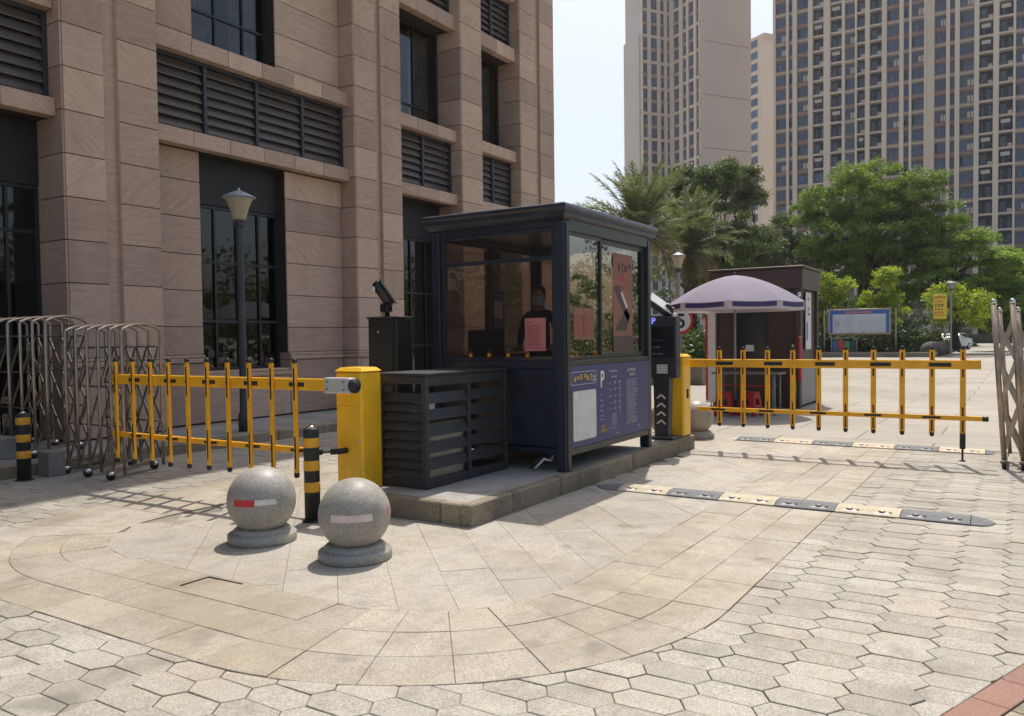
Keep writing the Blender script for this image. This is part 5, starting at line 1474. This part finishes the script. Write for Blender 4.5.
def far_window(w, kind, var=0):
    key = (round(w, 1), kind, var)
    if key in _tm: return _tm[key]
    b = MB(); hw = w / 2
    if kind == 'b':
        b.box(-hw, hw, 1.0, 1.34, -1.16, 1.4, 'towershade')
        for (p, ww) in (((-hw + .25, .5), (hw - .75, .5)), ((-hw + .2, .9),), ((hw - 1.0, .7), (-hw + .3, .2)), ((-hw + .5, .35),))[var]: b.box(p, p + ww, .93, 1.0, -1.16, .95, 'towercurtain')
        if var == 1: b.box(hw - .8, hw - .1, -.2, .2, -1.17, -.55, 'towerslab')
        if var == 3: b.box(-hw + .3, hw - .4, .1, .14, .25, .95, 'towergrey'); b.box(-hw + .2, hw - .2, .1, .13, .95, .99, 'towermull')
        b.box(-hw, hw, -.3, -.24, -.22, -.14, 'towermull')
        for i in range(5): b.box(-hw + i * w / 4 - .025, -hw + i * w / 4 + .025, -.29, -.25, -1.17, -.22, 'towermull')
        b.box(-.06, .06, .98, 1.06, -1.16, 1.2, 'towermull')
    else:
        b.box(-hw, hw, .25, .4, -1.0, 1.0, 'towerglass')
        n = 4 if kind == 'w' else 2
        for i in range(n + 1):
            p = -hw + w * i / n; b.box(max(-hw, p - .06), min(hw, p + .06), .17, .25, -1.0, 1.0, 'towermull')
        b.box(-hw, hw, .172, .248, .25, .36, 'towermull'); b.box(-hw, hw, .172, .248, -1.0, -.9, 'towermull'); b.box(-hw, hw, .172, .248, .9, 1.0, 'towermull')
        if kind == 'w' and var: b.box(*((0, 1), (-hw + w * .27, -hw + w * .48), (-hw + .1, -hw + w * .24), (-hw + w * .52, hw - .1))[var], .235, .249, -.9, (.25, .25, .9, .3)[var], ('towercurtain', 'towercurtain', 'towershade', 'towerslab')[var])
        if kind == 'n' and var == 2: b.box(-hw, 0, .16, .249, -.9, .3, 'towershade')
    _tm[key] = b.mesh('balcony' if kind == 'b' else 'window'); return _tm[key]
hid = MB(); nwin = 0
for k, a, b in cols:
    c = (a + b) / 2
    for f in range(6, NF):
        z = Z0W + f * FH
        d = Vector((c, TY, z - EYE)); px = 512 + FPX * d.dot(r3) / d.dot(f2); py = PPY - FPX * d.dot(u3) / d.dot(f2)
        limit = 200 if px < 800 else (172 if px < 880 else (185 if px < 930 else 250))
        if -12 < py < limit and px < 1032 and nwin < 298:
            place(far_window(b - a, k, random.choice((0, 0, 1, 1, 2, 3))), 'balcony' if k == 'b' else 'window', (c, TY, z), tw); nwin += 1
        elif py >= limit or px >= 1032 or py <= -12:
            hid.box(a, b, TY + .3, TY + .5, z - .87, z + .87, 'towerglass')
tag(hid.build('other_windows', tw), kind='stuff')

# left tower: recessed window wing, return wing and blank front wall
d1 = (math.sin(math.radians(66)) * _r + math.cos(math.radians(66)) * _f); d2 = Vector((-d1.y, d1.x, 0))
def cam_pt(px, depth): return (_f + (px - 512) / FPX * _r) * depth
C0 = cam_pt(673.5, 196)
def along(P0, d, px):
    """distance along d from P0 to the image column px"""
    k = (px - 512) / FPX
    return (k * P0.dot(_f) - P0.dot(_r)) / (d.dot(_r) - k * d.dot(_f))
LA = -along(C0, d1, 626); LBk = -along(C0, d2, 703); CF = C0 - d2 * LBk; LF = along(CF, d1, 752)
angT = math.atan2(d1.y, d1.x)
tl = rot_thing('apartment_tower', tuple(C0), angT, 'pale beige tower with blank end wall and paired narrow windows above the palms', 'building', 'apartment towers')
HT = 110
xa = -along(C0, d1, 644.5)
DK = along(C0 - d1 * xa, d2, 628)
q = MB(); q.box(-xa, -.0, .6, DK, 0, HT, 'towergrey'); q.box(0, LF, -LBk, DK, 0, HT, 'towergrey'); q.build('wall_core', tl)
q = MB(); q.box(-xa - .35, -xa, .9, DK + .3, 0, 72, 'towergrey'); q.build('side_pier', tl)
for z in range(8, 108, 12):
    q = MB(); q.box(.3, LF - .3, -LBk - .03, -LBk, z, z + .12, 'towerred'); q.build('joint_line', tl)
colA = [(-along(C0, d1, a), -along(C0, d1, b)) for a, b in ((645, 649.5), (653, 659), (662.5, 666), (669, 672.3))]
colB = [(-along(C0, d2, a), -along(C0, d2, b)) for a, b in ((677.5, 683), (686.5, 690.2), (692.3, 697.5), (700, 702.6))]
FL = 3.0; ph = .4
pil = MB()
def pil_fill(cs, tot, lo, mk):
    e = [lo] + sorted([v for c in cs for v in c]) + [tot]
    for i in range(0, len(e), 2): mk(e[i], e[i + 1])
eA = sorted([v for c in colA for v in c]); eA = [0] + eA + [xa]
for i in range(0, len(eA), 2):
    q = MB(); q.box(-eA[i + 1], -eA[i], -.1, .6, 0, HT, 'towerpil'); q.build('pilaster', tl)
eB = sorted([v for c in colB for v in c]); eB = [0] + eB + [LBk]
for i in range(0, len(eB), 2):
    q = MB(); q.box(-.7, 0, -eB[i + 1], -eB[i], 0, HT, 'towerpil'); q.build('pilaster', tl)
_lm = {}
def slot(w, axis):
    key = (round(w, 2), axis)
    if key not in _lm:
        b = MB()
        if axis == 'a':
            b.box(0, w, .1, .3, 0, 1.95, 'towerglass'); b.box(0, w, -.04, .3, 1.95, 2.2, 'towerred'); b.box(w / 2 - .05, w / 2 + .05, .05, .1, 0, 1.95, 'towermull')
        else:
            b.box(-.3, -.2, 0, w, 0, 1.95, 'towerglass'); b.box(-.5, -.2, 0, w, 1.95, 2.2, 'towerred'); b.box(-.36, -.3, w / 2 - .05, w / 2 + .05, 0, 1.95, 'towermull')
        _lm[key] = b.mesh('window')
    return _lm[key]
rest_ = MB()
for f in range(36):
    z = ph + f * FL
    vis = 33 < z < 82
    for (b_, a_) in [(min(c), max(c)) for c in colA]:
        if vis: place(slot(a_ - b_, 'a'), 'window', (-a_, 0, z), tl)
        else: rest_.box(-a_, -b_, .1, .4, z, z + 1.95, 'towerglass')
    for (b_, a_) in [(min(c), max(c)) for c in colB]:
        if vis: place(slot(a_ - b_, 'b'), 'window', (0, -a_, z), tl)
        else: rest_.box(-.3, -.1, -a_, -b_, z, z + 1.95, 'towerglass')
    if f % 2 == 0:
        rest_.box(-xa, -.0, -.02, .6, z - .75, z - .15, 'towerpil'); rest_.box(-.55, 0.0, -LBk, -.0, z - .75, z - .15, 'towerpil')
tag(rest_.build('bands', tl), kind='stuff')

# slim tower between them
Cm = cam_pt(761, 212)
tm_ = rot_thing('apartment_tower', tuple(Cm), angT, 'slim lower beige tower between the two large towers', 'building', 'apartment towers')
HM = (332 - 42) / FPX * 212 + 1.6
LM = along(Cm, d1, 780); LK = along(Cm, d2, 748)
q = MB(); q.box(0, LM, 0, 18, 0, HM, 'towergrey'); q.build('wall_core', tm_)
q = MB(); q.box(2.2, LM, 1, 16, HM, HM + 2.6, 'tower'); q.build('roof_block', tm_)
for (y0, y1) in ((1.0, 4.0), (6.0, 10.0)):
    for f in range(6, 26):
        q = MB(); z = 1 + f * 3.0
        q.box(-.06, 0, y0, y1, z, z + 1.9, 'towerglass'); q.build('window', tm_)
q = MB(); q.box(-.25, 0, 4.2, 5.6, 0, HM, 'towerpil'); q.build('pilaster', tm_)

# ================================================================== TREES AND PLANTS
def leaf_mesh(name, blobs, n, size, mat, up=.35, aspect=.55, spread=.5, per=26, hollow=.45, flat=1., mat2=None, frac2=0., clump=0.):
    """blobs: (centre, (rx, ry, rz), weight). Leaves gathered in sprays spread through the blobs' volume."""
    w = np.array([b[2] for b in blobs], float); w /= w.sum()
    ns = max(1, n // per); pick = RNG.choice(len(blobs), ns, p=w)
    C = np.array([b[0] for b in blobs])[pick]; Rd = np.array([b[1] for b in blobs])[pick]
    d = RNG.normal(size=(ns, 3)); d /= np.linalg.norm(d, axis=1)[:, None]
    rad = (hollow ** 3 + (1 - hollow ** 3) * RNG.random(ns)) ** (1 / 3)
    rad *= RNG.uniform(.82, 1.12, ns)
    P = C + d * Rd * rad[:, None]
    P = np.repeat(P, per, 0); out = np.repeat(d, per, 0)
    if clump > 0:                                    # leaves dressed over the upper side of each clump
        e = RNG.normal(size=P.shape); e /= np.linalg.norm(e, axis=1)[:, None]; e[:, 2] = np.where(e[:, 2] < -.25, -e[:, 2] * .6, e[:, 2])
        cr = np.repeat(RNG.uniform(.6, 1.25, ns) * clump, per) * RNG.uniform(.55, 1.08, len(P))
        P = P + e * cr[:, None] * np.array([1., 1., .85 * flat]) + RNG.normal(size=P.shape) * .07
        out = e * .9
    else:
        off = RNG.normal(size=P.shape) * spread; off[:, 2] *= flat * .7
        P = P + off
    m_ = len(P)
    nr = RNG.normal(size=(m_, 3)) + out * .35 + np.array([0, 0, up * 2]); nr /= np.linalg.norm(nr, axis=1)[:, None]
    t = RNG.normal(size=(m_, 3)) + np.array([0, 0, -.25]); t -= (t * nr).sum(1)[:, None] * nr; t /= np.linalg.norm(t, axis=1)[:, None]
    b = np.cross(nr, t); s_ = size * RNG.uniform(.6, 1.3, m_)[:, None]
    v = np.empty((m_, 4, 3)); v[:, 0] = P - t * s_ * .5; v[:, 1] = P + b * s_ * aspect * .5 - nr * s_ * .06; v[:, 2] = P + t * s_ * .5 - nr * s_ * .1; v[:, 3] = P - b * s_ * aspect * .5 - nr * s_ * .06
    me = bpy.data.meshes.new(name); me.vertices.add(m_ * 4); me.vertices.foreach_set('co', v.reshape(-1))
    me.loops.add(m_ * 4); me.loops.foreach_set('vertex_index', np.arange(m_ * 4, dtype=np.int32))
    me.polygons.add(m_); me.polygons.foreach_set('loop_start', np.arange(0, m_ * 4, 4, dtype=np.int32))
    me.materials.append(M[mat])
    if mat2:
        me.materials.append(M[mat2]); me.polygons.foreach_set('material_index', (RNG.random(m_) < frac2).astype(np.int32))
    me.update(calc_edges=True)
    return me

def limbs(mb, base, top, r0, targets, mat='bark', bend=.25):
    """tapered trunk from base to top and limbs to the targets"""
    base, top = Vector(base), Vector(top)
    pts = [base.lerp(top, k / 5) + Vector((random.uniform(-1, 1), random.uniform(-1, 1), 0)) * bend * (.0 if k in (0,) else .5) for k in range(6)]
    mb.tube(pts, [r0 * (1.25 if k == 0 else 1 - .09 * k) for k in range(6)], mat, 10)
    for tg in targets:
        tg = Vector(tg); k = random.choice((3, 4, 5, 5)); s0 = pts[k]
        mid = s0.lerp(tg, .5) + Vector((random.uniform(-.3, .3), random.uniform(-.3, .3), random.uniform(-.2, .5)))
        mb.tube([s0, s0.lerp(mid, .5) + Vector((0, 0, .1)), mid, tg], [r0 * .5, r0 * .4, r0 * .27, r0 * .08], mat, 7, False)
        for q_ in range(3):
            t2 = tg + Vector((random.uniform(-1, 1), random.uniform(-1, 1), random.uniform(-.2, .9))) * 1.2
            mb.tube([mid.lerp(tg, .3 * q_ + .1), t2], [r0 * .16, r0 * .04], mat, 5, False)

def tree(name, label, base, trunk_top, r0, blobs, n, size, mat, group, twigs=7, **kw):
    t = thing(name, base, label, 'tree', group)
    b = MB(); tg = [Vector(bl[0]) + Vector([random.uniform(-.5, .5) * q for q in bl[1]]) for bl in blobs for _ in range(max(1, round(twigs * bl[2] / sum(x[2] for x in blobs))))]
    limbs(b, base, trunk_top, r0, tg); b.build('trunk', t)
    o_ = [(tuple(Vector(c) - Vector(base)), r_, w_) for c, r_, w_ in blobs]
    me = leaf_mesh('crown', o_, n, size, mat, **kw); c = bpy.data.objects.new('crown', me); COL.objects.link(c); c.parent = t
    return t
def pxb(px, py, rpx, Y, rz=None, dy=.8, w=None):
    """a crown lobe seen at px, py with radius rpx pixels, standing at depth line Y"""
    p = at_y(px, py, Y); dep = p.dot(_f); r_ = rpx / FPX * dep
    return (tuple(p), (r_, r_ * dy, r_ * (rz or .85)), w or r_ * r_)

G = 'trees beyond the road'
Yc = 69.
tree('camphor_tree', 'large round green tree with dark trunk behind the notice board', tuple(at_y(862, 356, Yc)[:2]) + (.2,), tuple(at_y(864, 262, Yc)), .36,
     [pxb(868, 200, 44, Yc), pxb(826, 208, 30, Yc - 1), pxb(806, 212, 17, Yc - 1), pxb(912, 198, 32, Yc), pxb(940, 222, 22, Yc), pxb(888, 232, 40, Yc - 1.5), pxb(840, 240, 36, Yc - 1.5), pxb(870, 262, 34, Yc - 1), pxb(820, 258, 22, Yc), pxb(925, 240, 22, Yc)], 110000, .18, 'leaf_camphor', G, 30, hollow=.6, up=.2, per=330, clump=.78)
Yd = 50.
tree('broadleaf_tree', 'dense grey green tree between the palms and the kiosk', tuple(at_y(722, 362, Yd)[:2]) + (0,), tuple(at_y(722, 280, Yd)), .28,
     [pxb(692, 186, 22, Yd), pxb(718, 184, 22, Yd), pxb(676, 215, 22, Yd), pxb(712, 222, 30, Yd - .5), pxb(745, 250, 28, Yd), pxb(700, 262, 30, Yd), pxb(735, 285, 30, Yd)], 60000, .155, 'leaf_dark', G, 14, hollow=.62, per=280, clump=.58, up=.2)
Ye = 54.
tree('broadleaf_tree', 'olive coloured tree with brownish top rising behind the dense tree', tuple(at_y(752, 360, Ye)[:2]) + (0,), tuple(at_y(752, 270, Ye)), .25,
     [pxb(742, 182, 18, Ye), pxb(730, 172, 12, Ye), pxb(750, 205, 16, Ye), pxb(764, 245, 18, Ye), pxb(772, 275, 22, Ye)], 36000, .155, 'leaf_olive', G, 8, hollow=.62, per=280, clump=.56, up=.2)
Yf = 70.
tree('broadleaf_tree', 'dark green tree showing between kiosk roof and large tree', tuple(at_y(792, 352, Yf)[:2]) + (.26,), tuple(at_y(792, 290, Yf)), .25,
     [pxb(782, 236, 18, Yf), pxb(770, 262, 22, Yf), pxb(798, 258, 24, Yf), pxb(812, 285, 26, Yf), pxb(782, 290, 26, Yf), pxb(760, 300, 24, Yf)], 30000, .24, 'leaf_dark', G, 6, hollow=.7, per=300, clump=.85)
Yg = 68.
tree('layered_tree', 'spreading tree with flat green layers behind the yellow sign', tuple(at_y(955, 352, Yg)[:2]) + (.26,), tuple(at_y(955, 275, Yg)), .26,
     [pxb(925, 246, 26, Yg, .35), pxb(968, 238, 26, Yg, .35), pxb(905, 262, 24, Yg, .3), pxb(950, 258, 38, Yg, .3), pxb(1000, 262, 28, Yg, .35), pxb(930, 280, 40, Yg, .3), pxb(985, 284, 36, Yg, .35), pxb(1015, 300, 24, Yg, .5), pxb(905, 300, 26, Yg, .4), pxb(968, 308, 36, Yg, .4)], 60000, .19, 'leaf_layer', G, 16, flat=.55, up=.6, hollow=.2, per=260, clump=.8)
tree('layered_tree', 'green tree filling the right edge above the leaning gate', tuple(at_y(1022, 352, 76)[:2]) + (.26,), tuple(at_y(1022, 290, 76)), .25,
     [pxb(1005, 262, 22, 76, .5), pxb(1025, 268, 26, 76, .6), pxb(1000, 290, 28, 76, .6), pxb(1030, 298, 30, 76, .6), pxb(1000, 318, 26, 76, .6), pxb(1030, 325, 30, 76, .6)], 44000, .23, 'leaf_layer', G, 8, flat=.6, up=.6, hollow=.5, per=260, clump=.85)
tree('flowering_tree', 'small yellow green tree with orange blossom tips beside the distant lamp', tuple(at_y(958, 354, 60.5)[:2]) + (.26,), tuple(at_y(958, 320, 60.5)), .09,
     [pxb(940, 297, 14, 60.5), pxb(962, 294, 16, 60.5, .7), pxb(980, 300, 13, 60.5, .8), pxb(955, 312, 20, 60.5, .7), pxb(976, 318, 14, 60.5)], 7000, .17, 'leaf_light', G, 9, hollow=.6, per=90, clump=.42, mat2='bloom', frac2=.05)
for (px, py, lab, lobes) in ((822, 352, 'bright yellow green shrub tree left of the big trunk', [(818, 300, 15), (826, 283, 12), (834, 308, 14), (845, 290, 11), (815, 322, 13)]),
                             (884, 352, 'bright yellow green shrub tree right of the big trunk', [(882, 296, 16), (890, 276, 10), (872, 306, 13), (896, 308, 13), (886, 322, 15)])):
    p = at_y(px, py, 60); tree('shrub_tree', lab, (p.x, p.y, .26), tuple(at_y(px, 325, 60)), .08, [pxb(a, b, c, 60) for a, b, c in lobes], 7000, .19, 'leaf_light', G, 6, hollow=.6, per=110, clump=.42)
# shrubs low in the bed: each a thing of its own
def shrub(px, py, Y, r, h, mat, label, n=2200, size=.2):
    p = at_y(px, py, Y); z0 = .26 if Y > 57.8 else 0
    t = thing('shrub', (p.x, p.y, z0), label, 'shrub', 'shrubs under the trees')
    me = leaf_mesh('foliage', [((0, 0, h * .5), (r, r * .8, h * .5), 1)], n, size, mat, spread=.14, per=12, hollow=.3); c = bpy.data.objects.new('foliage', me); COL.objects.link(c); c.parent = t
    b = MB()
    for k in range(5): b.tube([(p.x, p.y, z0), (p.x + random.uniform(-.5, .5) * r, p.y + random.uniform(-.4, .4) * r, z0 + h * .7)], [.03, .01], 'bark', 5, False)
    b.build('stem', t)
for (px, lab, r, h, mat) in ((905, 'dark rounded shrub below the second bright shrub tree', 1.3, 1.7, 'leaf_dark'), (930, 'low dark shrub left of the distant lamp', 1.2, 1.4, 'leaf_dark'), (846, 'dark shrub behind the recycling notice', 1.6, 1.6, 'leaf_dark'), (870, 'dark shrub under the right half of the notice board', 1.5, 1.5, 'leaf_dark'),
                             (824, 'dark shrub at the left post of the notice board', 1.2, 1.9, 'leaf_dark')):
    shrub(px, 356, 60.6 + random.uniform(0, 1.2), r, h, mat, lab)
for (px, Y, r, h, mat, lab, py) in ((690, 30, 1.3, 1.7, 'leaf_dark', 'dark shrub behind the speed sign', 375), (715, 32, 1.4, 1.9, 'leaf_camphor', 'green shrub left of the kiosk under the parasol edge', 372), (655, 31, 1.5, 2.0, 'leaf_dark', 'dark shrub seen between booth and terminal', 374), (668, 27, .9, 1.2, 'leaf_olive', 'small olive shrub beside the pale garden lamp', 380)):
    shrub(px, py, Y, r, h, mat, lab, 2600, .17)
b = MB(); prof = [(.9, 0), (.95, .25), (.8, .55), (.45, .75), (0, .8)]
p = at_y(935, 355, 59.2); b.lathe(prof, (p.x, p.y, .2), 'rock', 14, True, .95, .6); whole(b, 'garden_rock', (p.x, p.y, .26), 'rounded grey rock by the foot of the distant lamp', 'rock')
# far mass of foliage that reads as one
bl = []
for k in range(46):
    x = -62 + k * 2.1; bl.append(((x, 96 + random.uniform(-6, 8), 4.2 + random.uniform(-.6, 1.2)), (2.8, 3, 4.4 + random.uniform(0, 1.6)), 1))
me = leaf_mesh('far_foliage', bl, 46000, .42, 'leaf_dark', per=160, hollow=.5, clump=1.1); fo = bpy.data.objects.new('far_foliage', me); COL.objects.link(fo); tag(fo, 'dark mass of far trees behind the planting bed', kind='stuff')
bl = []
for k in range(30):
    x = -46 + k * 1.35; bl.append(((x, 64.5 + random.uniform(-1.5, 2.5), 1.2), (1.3, 1.4, 1.5), 1))
me = leaf_mesh('undergrowth', bl, 26000, .26, 'leaf_dark', spread=.25, per=16, hollow=.4); fo = bpy.data.objects.new('undergrowth', me); COL.objects.link(fo); tag(fo, 'dark undergrowth filling the planting bed beneath the trees', kind='stuff')

bl = []
for k in range(34):
    yy = -14 + k * 2.2; bl.append(((17 + random.uniform(-1.5, 3), yy, 3.6 + random.uniform(-1, 1.5)), (2.4, 2.2, 3.6), 1))
me = leaf_mesh('roadside_foliage', bl, 22000, .42, 'leaf_dark', spread=.45, per=22, hollow=.5); fo = bpy.data.objects.new('roadside_foliage', me); COL.objects.link(fo); tag(fo, 'belt of trees across the road, mirrored in the booth glass', kind='stuff')

# palms
def frond_mesh(L_, droop, seed, mat):
    rr = np.random.default_rng(seed); n = 34; V_ = []; F_ = []
    pts = []; x = z = 0.; a = math.radians(30)
    for i in range(n + 1):
        pts.append((x, z)); a -= droop / n; x += L_ / n * math.cos(a); z += L_ / n * math.sin(a)
    mb = MB(); mb.tube([(px, 0, pz) for px, pz in pts[::3]], [.035 * (1 - .8 * i / (len(pts[::3]))) for i in range(len(pts[::3]))], mat, 5)
    for i in range(4, n + 1):
        px, pz = pts[i]; q = i / n; ll = .62 * math.sin(math.pi * (.12 + .83 * q)) * rr.uniform(.85, 1.1)
        for s_ in (-1, 1):
            for k in range(2):
                an = math.radians(rr.uniform(28, 62)); dz = rr.uniform(-.35, .25); tip = (px + ll * math.cos(an), s_ * ll * math.sin(an), pz + ll * dz - .12 * ll)
                w = .022; mb.add([(px - w, 0, pz), (px + w, 0, pz + .01), tip, (px + .5 * (tip[0] - px) - w, tip[1] * .5, pz + .5 * (tip[2] - pz) + .02)], [(0, 1, 2, 3)], mat)
    return mb.mesh('frond')
def palm(px, Y, zc, L_, nf, label, seed):
    p = at_y(px, 360, Y); t = thing('palm_tree', (p.x, p.y, 0), label, 'palm', 'palms behind the booth'); rr = random.Random(seed)
    b = MB(); b.tube([(p.x, p.y, 0), (p.x + .05, p.y, zc * .5), (p.x, p.y, zc)], [.34, .27, .30], 'bark', 12)
    for k in range(40): a = rr.uniform(0, 6.28); z = zc * (.3 + .7 * k / 40); b.tube([(p.x + .25 * math.cos(a), p.y + .25 * math.sin(a), z), (p.x + .42 * math.cos(a), p.y + .42 * math.sin(a), z + .18)], [.05, .03], 'bark', 4)
    b.build('trunk', t)
    ms = [frond_mesh(L_ * q, d_, seed * 10 + i, 'leaf_palm') for i, (q, d_) in enumerate(((1., .9), (.92, 1.25), (1.05, .6), (.85, 1.6)))]
    dry = frond_mesh(L_ * .8, 1.9, seed * 10 + 7, 'leaf_dry')
    for i in range(nf):
        q = i / (nf - 1); el = math.radians(62 - 92 * q ** 1.6 + rr.uniform(-9, 9)); az = i * 2.39996 + rr.uniform(-.25, .25)
        me = dry if q > .86 else ms[rr.randrange(4)]
        place(me, 'frond', (p.x, p.y, zc + .1), t, (rr.uniform(-.4, .4), -el, az))
palm(640, 29, 5.3, 2.9, 46, 'tall grey green date palm rising above the booth roof', 3)
palm(690, 33.5, 5.0, 2.7, 46, 'second date palm with drooping and dry fronds behind the pale garden lamp', 5)

# haze: even air round the whole place
if True:
    hz = MB(); hz.box(-140, 120, -40, 260, -1.2, 122, 'white'); hz.mats = []
    me = bpy.data.meshes.new('haze'); me.from_pydata(hz.v, [], hz.f)
    mt = bpy.data.materials.new('pale air'); mt.use_nodes = True; nt = mt.node_tree; nt.nodes.clear()
    out = N(nt, 'ShaderNodeOutputMaterial'); pv = N(nt, 'ShaderNodeVolumePrincipled'); pv.inputs['Density'].default_value = .00026; pv.inputs['Color'].default_value = (.93, .95, 1, 1); pv.inputs['Anisotropy'].default_value = .45
    nt.links.new(pv.outputs[0], out.inputs['Volume']); me.materials.append(mt)
    hz = bpy.data.objects.new('haze', me); COL.objects.link(hz); tag(hz, 'thin pale summer haze over the whole place', kind='stuff')

for o in bpy.data.objects:
    if '_org' in o: del o['_org']
